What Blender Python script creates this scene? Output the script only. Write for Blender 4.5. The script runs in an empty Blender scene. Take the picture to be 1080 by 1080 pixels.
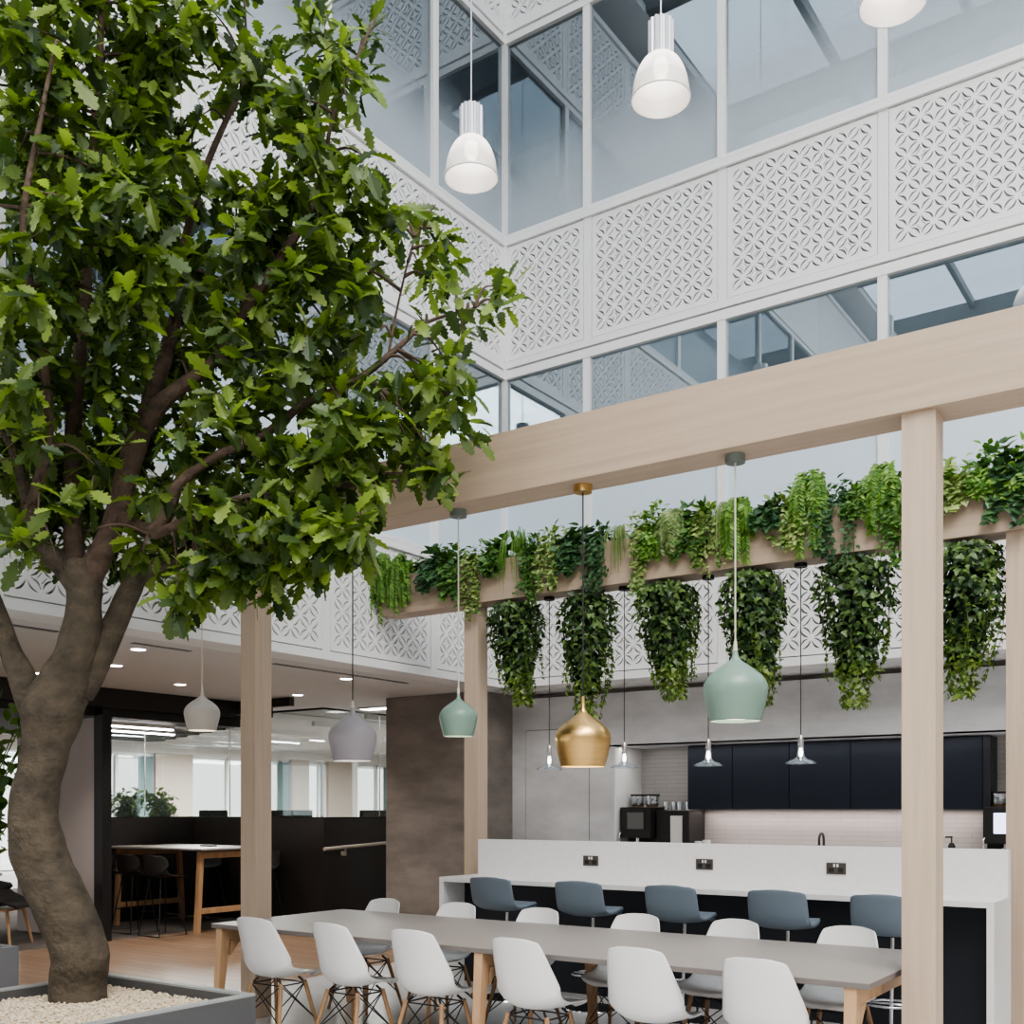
import bpy, bmesh, math, random
from mathutils import Vector, Matrix, noise
random.seed(7)
scene = bpy.context.scene
col = scene.collection
PI = math.pi
R = math.radians

# ------------------------------------------------------------------ camera
A = R(34.756); FPX = 1134.06; CX = 540.0; YH = 853.05; EYE = 1.55
FW = (-math.sin(A), math.cos(A)); RT = (math.cos(A), math.sin(A))
cd = bpy.data.cameras.new('camera'); cam = bpy.data.objects.new('camera', cd); col.objects.link(cam)
cam.location = (0, 0, EYE); cam.rotation_euler = (PI/2, 0, A)
cd.sensor_width = 36; cd.lens = FPX/1080*36; cd.shift_y = (YH-540)/1080
cd.clip_end = 200; cd.clip_start = 0.05
scene.camera = cam
def P(px, py, d):                       # point at depth d along the lens axis
    k = (px-CX)/FPX
    return Vector(((FW[0]+RT[0]*k)*d, (FW[1]+RT[1]*k)*d, EYE+(YH-py)*d/FPX))

# ------------------------------------------------------------------ materials
def mat(name, color, rough=.5, metal=0.0, spec=.5, bump=None, var=None, emit=None, coat=0):
    m = bpy.data.materials.new(name); m.use_nodes = True
    nt = m.node_tree; b = nt.nodes['Principled BSDF']
    c = (color[0], color[1], color[2], 1)
    b.inputs['Base Color'].default_value = c
    b.inputs['Roughness'].default_value = rough
    b.inputs['Metallic'].default_value = metal
    b.inputs['Specular IOR Level'].default_value = spec
    b.inputs['Coat Weight'].default_value = coat
    if emit:
        b.inputs['Emission Color'].default_value = (*emit[0], 1); b.inputs['Emission Strength'].default_value = emit[1]
    tc = nt.nodes.new('ShaderNodeTexCoord')
    if var:                              # (scale xyz, amount, detail)
        mp = nt.nodes.new('ShaderNodeMapping'); mp.inputs['Scale'].default_value = var[0]
        nz = nt.nodes.new('ShaderNodeTexNoise'); nz.inputs['Scale'].default_value = 1; nz.inputs['Detail'].default_value = var[2]
        nz.inputs['Roughness'].default_value = .6
        rp = nt.nodes.new('ShaderNodeValToRGB')
        k = var[1]
        rp.color_ramp.elements[0].position = .3; rp.color_ramp.elements[1].position = .72
        rp.color_ramp.elements[0].color = (color[0]*(1-k), color[1]*(1-k), color[2]*(1-k), 1)
        rp.color_ramp.elements[1].color = (min(1, color[0]*(1+k)), min(1, color[1]*(1+k)), min(1, color[2]*(1+k)), 1)
        nt.links.new(tc.outputs['Object'], mp.inputs['Vector']); nt.links.new(mp.outputs[0], nz.inputs['Vector'])
        nt.links.new(nz.outputs['Fac'], rp.inputs['Fac']); nt.links.new(rp.outputs['Color'], b.inputs['Base Color'])
    if bump:                             # (scale, strength)
        n2 = nt.nodes.new('ShaderNodeTexNoise'); n2.inputs['Scale'].default_value = bump[0]; n2.inputs['Detail'].default_value = 5
        bp = nt.nodes.new('ShaderNodeBump'); bp.inputs['Strength'].default_value = bump[1]; bp.inputs['Distance'].default_value = .02
        nt.links.new(tc.outputs['Object'], n2.inputs['Vector']); nt.links.new(n2.outputs['Fac'], bp.inputs['Height'])
        nt.links.new(bp.outputs['Normal'], b.inputs['Normal'])
    return m

def leaf_mat(name, trans=.35, rough=.38):
    m = bpy.data.materials.new(name); m.use_nodes = True
    nt = m.node_tree; b = nt.nodes['Principled BSDF']; out = nt.nodes['Material Output']
    at = nt.nodes.new('ShaderNodeAttribute'); at.attribute_name = 'Col'
    nt.links.new(at.outputs['Color'], b.inputs['Base Color'])
    b.inputs['Roughness'].default_value = rough; b.inputs['Specular IOR Level'].default_value = .5
    tr = nt.nodes.new('ShaderNodeBsdfTranslucent')
    mx = nt.nodes.new('ShaderNodeMixRGB'); mx.blend_type = 'MULTIPLY'; mx.inputs[0].default_value = 1
    mx.inputs[2].default_value = (1.25, 1.35, .6, 1)
    nt.links.new(at.outputs['Color'], mx.inputs[1]); nt.links.new(mx.outputs[0], tr.inputs['Color'])
    ms = nt.nodes.new('ShaderNodeMixShader'); ms.inputs[0].default_value = trans
    nt.links.new(b.outputs[0], ms.inputs[1]); nt.links.new(tr.outputs[0], ms.inputs[2]); nt.links.new(ms.outputs[0], out.inputs['Surface'])
    return m

def glass_mat(name, tint, gloss, film=None, rough=0.0, gcol=(.86, .94, 1, 1)):
    """architectural pane: clear tint + mirror reflection (+ a frosted film that fades upward)"""
    m = bpy.data.materials.new(name); m.use_nodes = True
    nt = m.node_tree; nt.nodes.remove(nt.nodes['Principled BSDF']); out = nt.nodes['Material Output']
    t = nt.nodes.new('ShaderNodeBsdfTransparent'); t.inputs['Color'].default_value = (*tint, 1)
    g = nt.nodes.new('ShaderNodeBsdfGlossy'); g.inputs['Roughness'].default_value = rough; g.inputs['Color'].default_value = gcol
    base = t.outputs[0]
    ms = nt.nodes.new('ShaderNodeMixShader'); ms.inputs[0].default_value = gloss
    nt.links.new(base, ms.inputs[1]); nt.links.new(g.outputs[0], ms.inputs[2])
    last = ms.outputs[0]
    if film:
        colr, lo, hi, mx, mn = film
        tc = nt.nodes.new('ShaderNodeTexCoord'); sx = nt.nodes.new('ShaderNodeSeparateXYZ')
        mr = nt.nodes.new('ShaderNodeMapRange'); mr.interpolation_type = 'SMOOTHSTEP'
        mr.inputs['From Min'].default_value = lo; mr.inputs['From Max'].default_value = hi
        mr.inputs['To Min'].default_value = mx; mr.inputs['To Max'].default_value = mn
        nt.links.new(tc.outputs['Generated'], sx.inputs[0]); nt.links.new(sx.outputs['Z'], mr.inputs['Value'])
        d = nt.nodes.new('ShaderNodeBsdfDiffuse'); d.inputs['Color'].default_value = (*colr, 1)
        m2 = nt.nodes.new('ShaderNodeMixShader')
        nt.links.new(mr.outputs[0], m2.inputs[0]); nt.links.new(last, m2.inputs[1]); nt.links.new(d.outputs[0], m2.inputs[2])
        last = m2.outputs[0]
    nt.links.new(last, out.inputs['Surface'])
    return m

def plank_mat(name, c1, c2, rot, scale, rough, mortar=(0.1, .06, .04)):
    m = bpy.data.materials.new(name); m.use_nodes = True
    nt = m.node_tree; b = nt.nodes['Principled BSDF']; b.inputs['Roughness'].default_value = rough
    tc = nt.nodes.new('ShaderNodeTexCoord'); mp = nt.nodes.new('ShaderNodeMapping'); mp.inputs['Rotation'].default_value = (0, 0, rot)
    br = nt.nodes.new('ShaderNodeTexBrick'); br.inputs['Color1'].default_value = (*c1, 1); br.inputs['Color2'].default_value = (*c2, 1)
    br.inputs['Mortar'].default_value = (*mortar, 1); br.inputs['Scale'].default_value = scale
    br.inputs['Mortar Size'].default_value = .006; br.inputs['Brick Width'].default_value = 1.6; br.inputs['Row Height'].default_value = .16
    nz = nt.nodes.new('ShaderNodeTexNoise'); nz.inputs['Scale'].default_value = 3; nz.inputs['Detail'].default_value = 6
    mp2 = nt.nodes.new('ShaderNodeMapping'); mp2.inputs['Rotation'].default_value = (0, 0, rot); mp2.inputs['Scale'].default_value = (.5, 9, 1)
    mx = nt.nodes.new('ShaderNodeMixRGB'); mx.blend_type = 'OVERLAY'; mx.inputs[0].default_value = .55
    nt.links.new(tc.outputs['Object'], mp.inputs[0]); nt.links.new(mp.outputs[0], br.inputs['Vector'])
    nt.links.new(tc.outputs['Object'], mp2.inputs[0]); nt.links.new(mp2.outputs[0], nz.inputs['Vector'])
    nt.links.new(br.outputs['Color'], mx.inputs[1]); nt.links.new(nz.outputs['Fac'], mx.inputs[2]); nt.links.new(mx.outputs[0], b.inputs['Base Color'])
    return m

def tile_mat(name, c, mortar, w, h, rough=.3):
    m = bpy.data.materials.new(name); m.use_nodes = True
    nt = m.node_tree; b = nt.nodes['Principled BSDF']; b.inputs['Roughness'].default_value = rough
    tc = nt.nodes.new('ShaderNodeTexCoord'); sp = nt.nodes.new('ShaderNodeSeparateXYZ'); cb = nt.nodes.new('ShaderNodeCombineXYZ')
    br = nt.nodes.new('ShaderNodeTexBrick'); br.inputs['Color1'].default_value = (*c, 1)
    br.inputs['Color2'].default_value = (c[0]*.93, c[1]*.93, c[2]*.93, 1)
    br.inputs['Mortar'].default_value = (*mortar, 1); br.inputs['Scale'].default_value = 1
    br.inputs['Mortar Size'].default_value = .004; br.inputs['Brick Width'].default_value = w; br.inputs['Row Height'].default_value = h
    nt.links.new(tc.outputs['Object'], sp.inputs[0]); nt.links.new(sp.outputs['X'], cb.inputs['X']); nt.links.new(sp.outputs['Z'], cb.inputs['Y'])
    nt.links.new(cb.outputs[0], br.inputs['Vector']); nt.links.new(br.outputs['Color'], b.inputs['Base Color'])
    return m

M = {}
M['white'] = mat('white_paint', (.80, .80, .80), .45)
M['backing'] = mat('panel_backing', (.46, .46, .46), .6)
M['white_ceiling'] = mat('ceiling_paint', (.70, .70, .705), .7)
M['steel'] = mat('roof_steel', (.10, .105, .11), .4, .3)
M['oak_v'] = mat('pale_oak_upright', (.50, .392, .300), .55, var=((26, 26, 1.1), .09, 4))
M['oak_h'] = mat('pale_oak_beam', (.445, .345, .262), .55, var=((1.0, 24, 24), .09, 4))
M['concrete'] = mat('grey_concrete', (.64, .64, .65), .75, var=((1.5, 1.5, 3.0), .17, 8), bump=(14, .15))
M['concrete_brown'] = mat('brown_concrete', (.215, .190, .172), .75, var=((1.6, 1.6, 4.5), .28, 8), bump=(14, .15))
M['navy'] = mat('navy_laminate', (.014, .018, .028), .6, spec=.25)
M['navy2'] = mat('navy_panel', (.013, .016, .023), .5)
M['black'] = mat('matt_black', (.012, .012, .012), .5)
M['blackwall'] = mat('black_laminate', (.026, .0225, .0205), .42)
M['darkslat'] = mat('dark_slat', (.018, .015, .014), .5)
M['quartz'] = mat('white_quartz', (.78, .77, .765), .28, var=((22, 22, 22), .035, 8))
M['tabletop'] = mat('greige_laminate', (.30, .27, .25), .38)
M['tableedge'] = mat('grey_edge', (.17, .15, .14), .5)
M['wood'] = mat('oak_leg', (.50, .315, .18), .5, var=((14, 14, 2), .16, 4))
M['dowel'] = mat('maple_dowel', (.36, .215, .115), .45, var=((20, 20, 3), .25, 4))
M['shell'] = mat('white_plastic', (.80, .80, .80), .32)
M['slate'] = mat('slate_blue_vinyl', (.165, .205, .25), .45)
M['chrome'] = mat('chrome', (.7, .7, .72), .15, 1)
M['wire'] = mat('black_wire', (.015, .015, .015), .4)
M['sage'] = mat('sage_enamel', (.19, .285, .235), .36)
M['gold'] = mat('brushed_brass', (.68, .45, .19), .32, 1, var=((1, 1, 40), .12, 3))
M['lilac'] = mat('pale_grey_enamel', (.36, .335, .365), .45)
M['cream'] = mat('cream_enamel', (.58, .54, .49), .45)
M['lampglow'] = mat('lamp_diffuser', (.9, .88, .82), .5, emit=((1, .9, .75), 2.0))
M['bulb'] = mat('bulb_glow', (1, 1, .95), .3, emit=((1, .93, .82), 5.0))
M['downglow'] = mat('downlight_glow', (1, 1, 1), .4, emit=((1, .96, .9), 7.0))
M['linglow'] = mat('linear_light_glow', (1, 1, 1), .4, emit=((1, .97, .92), 3.5))
M['canopy_dark'] = mat('grey_canopy', (.16, .19, .175), .5)
M['cord_light'] = mat('cream_cord', (.60, .58, .48), .6)
M['bark'] = mat('tree_bark', (.080, .064, .045), .88, var=((7, 7, 10), .5, 10), bump=(30, 1.0))
M['bark2'] = mat('branch_bark', (.098, .066, .049), .85, var=((9, 9, 14), .4, 8), bump=(40, .6))
M['oakleaf'] = leaf_mat('oak_leaf', .46)
M['ivyleaf'] = leaf_mat('ivy_leaf', .28, .4)
M['stem'] = mat('green_stem', (.08, .12, .03), .6)
M['gravel'] = mat('cream_gravel', (.66, .565, .43), .8, var=((40, 40, 40), .2, 4))
M['planter'] = mat('planter_grey', (.085, .086, .09), .5)
M['planter_rim'] = mat('planter_rim_grey', (.30, .315, .315), .5)
M['planter_light'] = mat('planter_light_grey', (.22, .225, .245), .5)
M['floorwood'] = plank_mat('timber_floor', (.275, .185, .122), (.205, .130, .082), 0, 1.0, .35)
M['carpet'] = mat('brown_carpet', (.13, .115, .105), .95, var=((3, 3, 3), .2, 6))
M['palefloor'] = mat('pale_stone_floor', (.62, .61, .60), .22, var=((1.2, 1.2, 1), .12, 6))
M['tile'] = tile_mat('grey_tile', (.46, .44, .425), (.36, .345, .335), .30, .05)
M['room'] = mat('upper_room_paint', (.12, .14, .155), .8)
M['panelwhite'] = mat('mauve_grey_board', (.46, .41, .39), .6)
M['blind'] = mat('beige_column_paint', (.50, .44, .39), .8)
M['teal'] = mat('teal_blind', (.14, .22, .23), .7)
M['steelpanel'] = mat('stainless', (.55, .52, .5), .28, 1)
M['screen'] = mat('machine_screen', (.05, .045, .04), .2)
M['screenlit'] = mat('machine_screen_lit', (.3, .32, .4), .2, emit=((.7, .75, 1), 1.2))
M['beans'] = mat('coffee_beans', (.16, .075, .03), .6)
M['socketplate'] = mat('socket_plate', (.11, .095, .085), .35, .6)
M['ribbed'] = mat('ribbed_aluminium', (.62, .63, .66), .35, .4)
M['upholstery'] = mat('dark_upholstery', (.022, .021, .021), .8)
M['acrylic'] = glass_mat('lamp_glass', (.90, .90, .90), .28)
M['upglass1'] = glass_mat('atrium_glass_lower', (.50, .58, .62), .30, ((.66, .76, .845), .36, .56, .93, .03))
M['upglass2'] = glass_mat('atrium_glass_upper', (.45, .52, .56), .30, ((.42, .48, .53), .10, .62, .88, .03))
M['officeglass'] = glass_mat('office_glass', (.90, .93, .92), .07)
M['roofglass'] = glass_mat('roof_glass', (.96, .98, 1), .06)

def frost_mat():
    m = bpy.data.materials.new('frosted_lamp_glass'); m.use_nodes = True
    nt = m.node_tree; b = nt.nodes['Principled BSDF']; out = nt.nodes['Material Output']
    b.inputs['Base Color'].default_value = (.74, .70, .67, 1); b.inputs['Roughness'].default_value = .3
    tc = nt.nodes.new('ShaderNodeTexCoord'); sx = nt.nodes.new('ShaderNodeSeparateXYZ')
    mr = nt.nodes.new('ShaderNodeMapRange'); mr.inputs['From Min'].default_value = .35; mr.inputs['From Max'].default_value = .8
    mr.inputs['To Min'].default_value = .0; mr.inputs['To Max'].default_value = .75
    nt.links.new(tc.outputs['Generated'], sx.inputs[0]); nt.links.new(sx.outputs['Z'], mr.inputs['Value'])
    b.inputs['Emission Color'].default_value = (1, .97, .94, 1); nt.links.new(mr.outputs[0], b.inputs['Emission Strength'])
    t = nt.nodes.new('ShaderNodeBsdfTransparent'); ms = nt.nodes.new('ShaderNodeMixShader'); ms.inputs[0].default_value = .5
    nt.links.new(t.outputs[0], ms.inputs[1]); nt.links.new(b.outputs[0], ms.inputs[2]); nt.links.new(ms.outputs[0], out.inputs['Surface'])
    return m
M['frost'] = frost_mat()

# ------------------------------------------------------------------ mesh building
class MB:
    def __init__(s): s.v = []; s.f = []; s.c = []
    def add(s, vs, fs, c=None):
        n = len(s.v); s.v += [tuple(v) for v in vs]; s.f += [tuple(i+n for i in f) for f in fs]
        if c is not None: s.c += [c]*len(vs)
        return s
    def box(s, x0, x1, y0, y1, z0, z1):
        return s.add([(x0,y0,z0),(x1,y0,z0),(x1,y1,z0),(x0,y1,z0),(x0,y0,z1),(x1,y0,z1),(x1,y1,z1),(x0,y1,z1)],
                     [(0,3,2,1),(4,5,6,7),(0,1,5,4),(1,2,6,5),(2,3,7,6),(3,0,4,7)])
    def bar(s, a, b, w, h=None, up=(0,0,1)):         # rectangular bar from a to b
        a = Vector(a); b = Vector(b); h = h or w; t = (b-a).normalized(); u = Vector(up)
        if abs(t.dot(u)) > .98: u = Vector((0, 1, 0))
        x = t.cross(u).normalized(); y = x.cross(t)
        vs = [p+x*sx*w/2+y*sy*h/2 for p in (a, b) for sx, sy in ((-1,-1),(1,-1),(1,1),(-1,1))]
        return s.add(vs, [(0,1,2,3),(7,6,5,4),(0,4,5,1),(1,5,6,2),(2,6,7,3),(3,7,4,0)])
    def tube(s, pts, r, n=8, cap=True, wob=0):
        pts = [Vector(p) for p in pts]; rs = r if isinstance(r, (list, tuple)) else [r]*len(pts)
        vs = []; fs = []; x = None
        for i, p in enumerate(pts):
            t = (pts[min(i+1, len(pts)-1)]-pts[max(i-1, 0)]).normalized()
            if x is None:
                u = Vector((0,0,1)) if abs(t.z) < .9 else Vector((1,0,0)); x = t.cross(u).normalized()
            else: x = (x-t*x.dot(t)).normalized()
            y = t.cross(x)
            for k in range(n):
                a = 2*PI*k/n; dv = x*math.cos(a)+y*math.sin(a); rr = rs[i]
                if wob:
                    q = p+dv*rr; rr *= 1+wob*noise.noise(q*6)+wob*.6*noise.noise(q*15)
                vs.append(p+dv*rr)
        for i in range(len(pts)-1):
            for k in range(n): fs.append((i*n+k, i*n+(k+1)%n, (i+1)*n+(k+1)%n, (i+1)*n+k))
        if cap: fs.append(tuple(range(n))[::-1]); fs.append(tuple(range((len(pts)-1)*n, len(pts)*n)))
        return s.add(vs, fs)
    def lathe(s, prof, n=32, c=(0,0,0), closed=False):   # prof [(r, z)]
        vs = []; fs = []
        for r, z in prof:
            for k in range(n):
                a = 2*PI*k/n; vs.append((c[0]+r*math.cos(a), c[1]+r*math.sin(a), c[2]+z))
        m = len(prof)
        for i in range(m-1 if not closed else m):
            j = (i+1) % m
            for k in range(n): fs.append((i*n+k, i*n+(k+1)%n, j*n+(k+1)%n, j*n+k))
        if not closed:
            if prof[0][0] > 1e-4 and prof[0][0] < .0 : pass
        return s.add(vs, fs)
    def cyl(s, c, r, h, n=24):
        return s.lathe([(1e-5, 0), (r, 0), (r, h), (1e-5, h)], n, c)
    def mesh(s, name, m, smooth=False, bevel=0, angle=None):
        me = bpy.data.meshes.new(name); me.from_pydata(s.v, [], s.f)
        if s.c:
            at = me.color_attributes.new('Col', 'FLOAT_COLOR', 'POINT')
            at.data.foreach_set('color', [x for c in s.c for x in (c[0], c[1], c[2], 1)])
        if not s.c or bevel:
            bm = bmesh.new(); bm.from_mesh(me)
            if bevel: bmesh.ops.bevel(bm, geom=bm.edges[:], offset=bevel, segments=2, affect='EDGES', profile=.6)
            bmesh.ops.recalc_face_normals(bm, faces=bm.faces); bm.to_mesh(me); bm.free()
        if smooth:
            me.polygons.foreach_set('use_smooth', [True]*len(me.polygons))
            if angle: me.set_sharp_from_angle(angle=R(angle))
        me.materials.append(m); return me
    def build(s, name, m, parent=None, smooth=False, bevel=0, angle=None):
        o = bpy.data.objects.new(name, s.mesh(name, m, smooth, bevel, angle)); col.objects.link(o)
        if parent: o.parent = parent
        return o

def thing(name, label, cat, loc=(0,0,0), rz=0, group=None):
    o = bpy.data.objects.new(name, None); col.objects.link(o); o.empty_display_size = .1
    o.location = loc; o.rotation_euler = (0, 0, rz); o['label'] = label; o['category'] = cat
    if group: o['group'] = group
    return o
def tag(o, label, cat, group=None):
    o['label'] = label; o['category'] = cat
    if group: o['group'] = group
    return o
def struct(o, label=None):
    o['kind'] = 'structure'
    if label: o['label'] = label
    return o
def sthing(name, loc=(0,0,0), label=None):
    o = bpy.data.objects.new(name, None); col.objects.link(o); o.location = loc; return struct(o, label)
def dup(root, loc, rz, label, group=None):
    r = root.copy(); col.objects.link(r); r.location = loc; r.rotation_euler = (0, 0, rz); r['label'] = label
    if group: r['group'] = group
    for ch in list(root.children):
        c = ch.copy(); col.objects.link(c); c.parent = r
        for g in ch.children:
            d = g.copy(); col.objects.link(d); d.parent = c
    return r
def catmull(pts, n=5):
    out = []; m = len(pts)
    for i in range(m-1):
        p0 = pts[max(i-1,0)]; p1 = pts[i]; p2 = pts[i+1]; p3 = pts[min(i+2,m-1)]
        for k in range(n):
            t = k/n; out.append(tuple(.5*((2*b)+(-a+c)*t+(2*a-5*b+4*c-d)*t*t+(-a+3*b-3*c+d)*t**3) for a,b,c,d in zip(p0,p1,p2,p3)))
    out.append(tuple(pts[-1])); return out
def lerp(a, b, t): return a+(b-a)*t
def lerp3(a, b, t): return tuple(x+(y-x)*t for x, y in zip(a, b))

# ------------------------------------------------------------------ perforated balustrade panel (curve with holes -> mesh)
PC = .115
_pm = {}
def lens_slits(ax, ay, bx, by, off=.031, trim=.17, th=.0118):
    """two crescent slits either side of the chord a-b"""
    res = []; dx = bx-ax; dy = by-ay; L = math.hypot(dx, dy); tx, ty = dx/L, dy/L; nx, ny = -ty, tx
    for sg in (-1, 1):
        o = []; i = []
        for k in range(6):
            t = trim+(1-2*trim)*k/5; w = math.sin(PI*t)*off
            e = math.sin(PI*k/5)*.6+.4
            o.append((ax+dx*t+nx*sg*(w+th*e), ay+dy*t+ny*sg*(w+th*e))); i.append((ax+dx*t+nx*sg*(w-th*e*.6), ay+dy*t+ny*sg*(w-th*e*.6)))
        res.append(o+i[::-1])
    return res
def perf_mesh(w, h, seed):
    key = (round(w, 2), round(h, 2), seed)
    if key in _pm: return _pm[key]
    rnd = random.Random(seed)
    polys = []; mg = .05
    nx = max(1, int(round((w-2*mg)/PC))); nz = max(1, int(round((h-2*mg)/PC)))
    cx = (w-2*mg)/nx; cz = (h-2*mg)/nz
    for i in range(0, nx+1):
        for j in range(0, nz+1):
            if (i+j) % 2: 
                # diamond centre: now and then an extra flower motif
                if 0 < i < nx and 0 < j < nz and rnd.random() < .28:
                    x, z = mg+i*cx, mg+j*cz
                    s = rnd.choice((-1, 1))
                    for q in (-.16, .16):
                        polys.append([(x+q*cx*s-.020-.004*s+.0, z-q*cz-.024*s), (x+q*cx*s-.012, z-q*cz-.024*s), (x+q*cx*s+.024, z-q*cz+.024*s), (x+q*cx*s+.014, z-q*cz+.024*s)])
                continue
            for di in (1, -1):
                a = (mg+i*cx, mg+j*cz); b = (mg+(i+di)*cx, mg+(j+1)*cz)
                if not (0 <= i+di <= nx and j+1 <= nz): continue
                for pl in lens_slits(*a, *b):
                    if all(mg-.02 < p[0] < w-mg+.02 and mg-.02 < p[1] < h-mg+.02 for p in pl): polys.append(pl)
    cu = bpy.data.curves.new('perf', 'CURVE'); cu.dimensions = '2D'; cu.fill_mode = 'BOTH'; cu.extrude = .013
    for pl in [[(0,0),(w,0),(w,h),(0,h)]]+polys:
        sp = cu.splines.new('POLY'); sp.points.add(len(pl)-1); sp.use_cyclic_u = True
        for p, q in zip(sp.points, pl): p.co = (q[0], q[1], 0, 1)
    o = bpy.data.objects.new('perf', cu); col.objects.link(o)
    dg = bpy.context.evaluated_depsgraph_get(); dg.update()
    me = bpy.data.meshes.new_from_object(o.evaluated_get(dg)); me.name = 'perforated_panel'
    bpy.data.objects.remove(o); me.materials.clear(); me.materials.append(M['white'])
    _pm[key] = me; return me
def place_panel(parent, p, rz, w, h, seed):
    """panel stands upright; local x along the wall, faces -local y"""
    o = bpy.data.objects.new('perforated_panel', perf_mesh(w, h, seed)); col.objects.link(o); o.parent = parent
    o.matrix_local = Matrix.Translation(p) @ Matrix.Rotation(rz, 4, 'Z') @ Matrix.Rotation(PI/2, 4, 'X')
    return o

# ------------------------------------------------------------------ room shell
XB, YA, ZS = -7.32, 10.39, 2.97
XC, YD, ZR = 6.2, -9.0, 12.75
struct(MB().box(-7.15, XC+1, YD-1, 13, -.12, 0).build('floor', M['palefloor']), 'pale polished stone floor under the table and bar')
struct(MB().box(-11.1, -7.15, YD-1, 13, -.12, 0).build('floor', M['floorwood']), 'brown timber plank walkway')
struct(MB().box(-26, -11.1, YD-1, 30, -.12, 0).build('floor', M['carpet']), 'brown carpet in the open office')

def bay_edges_A():
    e = [XB, -6.168, -4.551, -2.918, -1.292, .334, 1.96, 3.586, 5.212, XC]; return e
def bay_edges_B():
    e = [YA]; y = 9.05
    while y > YD: e.append(y); y -= 1.63
    e.append(YD); return e
LEV = [(ZS, 4.30, 6.65), (6.65, 8.246, 10.595), (10.595, 12.2, 12.7)]   # band bottom, glass bottom, glass top
wnum = [0]
def window(p0, p1, z0, z1, gm):
    """glazed bay between plan points p0 and p1"""
    wnum[0] += 1
    w = sthing('window_%d' % wnum[0])
    dx, dy = p1[0]-p0[0], p1[1]-p0[1]; L = math.hypot(dx, dy); tx, ty = dx/L, dy/L; nx, ny = ty, -tx
    f = MB()
    def q(s, n, z): return (p0[0]+tx*s+nx*n, p0[1]+ty*s+ny*n, z)
    for s in (.0225, L-.0225): f.bar(q(s, 0, z0), q(s, 0, z1), .09, .0446, up=(tx, ty, 0))
    f.bar(q(.001, 0, z1-.029), q(L-.001, 0, z1-.029), .104, .06); f.bar(q(.001, 0, z0+.019), q(L-.001, 0, z0+.019), .104, .04)
    f.build('window_frame', M['white'], w)
    g = MB(); g.bar(q(.03, .0, (z0+z1)/2), q(L-.03, 0, (z0+z1)/2), .008, z1-z0-.02)
    g.build('window_pane', gm, w)
    return w
def gasket(p0, p1): pass

def facade(name, plan, rz, perf, inward, label):
    """plan: list of plan points along the wall; inward = unit normal into the atrium"""
    wall = sthing('wall_'+name, (0, 0, 0), label)
    ix, iy = inward
    for li, (zb, zg, zt) in enumerate(LEV):
        a, b = plan[0], plan[-1]
        def rail(z0, z1, n0, n1, nm='balustrade_trim'):
            m = MB(); c0 = (a[0]+ix*(n0+n1)/2, a[1]+iy*(n0+n1)/2, (z0+z1)/2); c1 = (b[0]+ix*(n0+n1)/2, b[1]+iy*(n0+n1)/2, (z0+z1)/2)
            m.bar(c0, c1, abs(n1-n0), z1-z0); return m.build(nm, M['white'], wall)
        rail(zg-.075, zg, -.30, .05, 'sill_trim')                       # sill over the panels
        if li == 0: rail(zb, zb+.085, -.30, .035)
        else:
            rail(zb-.0, zb+.06, -.30, .015); rail(zb+.075, zb+.155, -.30, .035)
        # grey backing behind the perforations
        m = MB(); c0 = (a[0]-ix*.10, a[1]-iy*.10, (zb+zg)/2); c1 = (b[0]-ix*.10, b[1]-iy*.10, (zb+zg)/2)
        m.bar(c0, c1, .05, zg-zb-.02); m.build('panel_backing', M['backing'], wall)
        pb = zb+(.10 if li == 0 else .17); ph = zg-.085-pb
        for k in range(len(plan)-1):
            p, q = plan[k], plan[k+1]; L = math.hypot(q[0]-p[0], q[1]-p[1]); tx, ty = (q[0]-p[0])/L, (q[1]-p[1])/L
            if perf and perf(p, q, li):
                place_panel(wall, Vector((p[0]+tx*.055, p[1]+ty*.055, pb)), rz, L-.11, ph, 1+(k % 2))
            else:
                mm = MB(); mm.bar((p[0]+tx*.04, p[1]+ty*.04, pb+ph/2), (q[0]-tx*.04, q[1]-ty*.04, pb+ph/2), .018, ph); mm.build('plain_panel', M['white'], wall)
            st = MB(); st.bar((p[0], p[1], pb-.02), (p[0], p[1], zg-.07), .03, .10, up=(tx, ty, 0)); st.build('panel_stile', M['white'], wall)
    return wall

eA = [(x, YA) for x in bay_edges_A()]
eB = [(XB, y) for y in bay_edges_B()][::-1]
eC = [(XC, y) for y in (YA, 8, 5.5, 3, .5, -2, -4.5, -7, YD)]
eD = [(x, YD) for x in (XC, 4, 1.5, -1, -3.5, -5.5, XB)]
facade('right', eA, 0, lambda p, q, li: p[0] < 1.5, (0, -1), 'white perforated balustrade facade on the right')
facade('left', eB, PI/2, lambda p, q, li: p[1] > (0 if li < 2 else 3), (1, 0), 'white perforated balustrade facade on the left')
facade('opposite', eC, -PI/2, None, (-1, 0), 'facade opposite the left one')
facade('behind', eD, PI, None, (0, 1), 'facade behind the viewer')
struct(MB().box(XB-.05, XB+.055, YA-.055, YA+.05, ZS, ZR).build('trim_1', M['white']), 'white corner post between the two facades')
for e, n in ((eA, 'A'), (eB, 'B')):
    for k in range(len(e)-1):
        if n == 'A' and e[k][0] > 1.9: continue
        if n == 'B' and e[k+1][1] < 0: continue
        p0, p1 = e[k], e[k+1]
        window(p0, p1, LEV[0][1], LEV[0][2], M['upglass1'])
        window(p0, p1, LEV[1][1], LEV[1][2], M['upglass2'])
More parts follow.
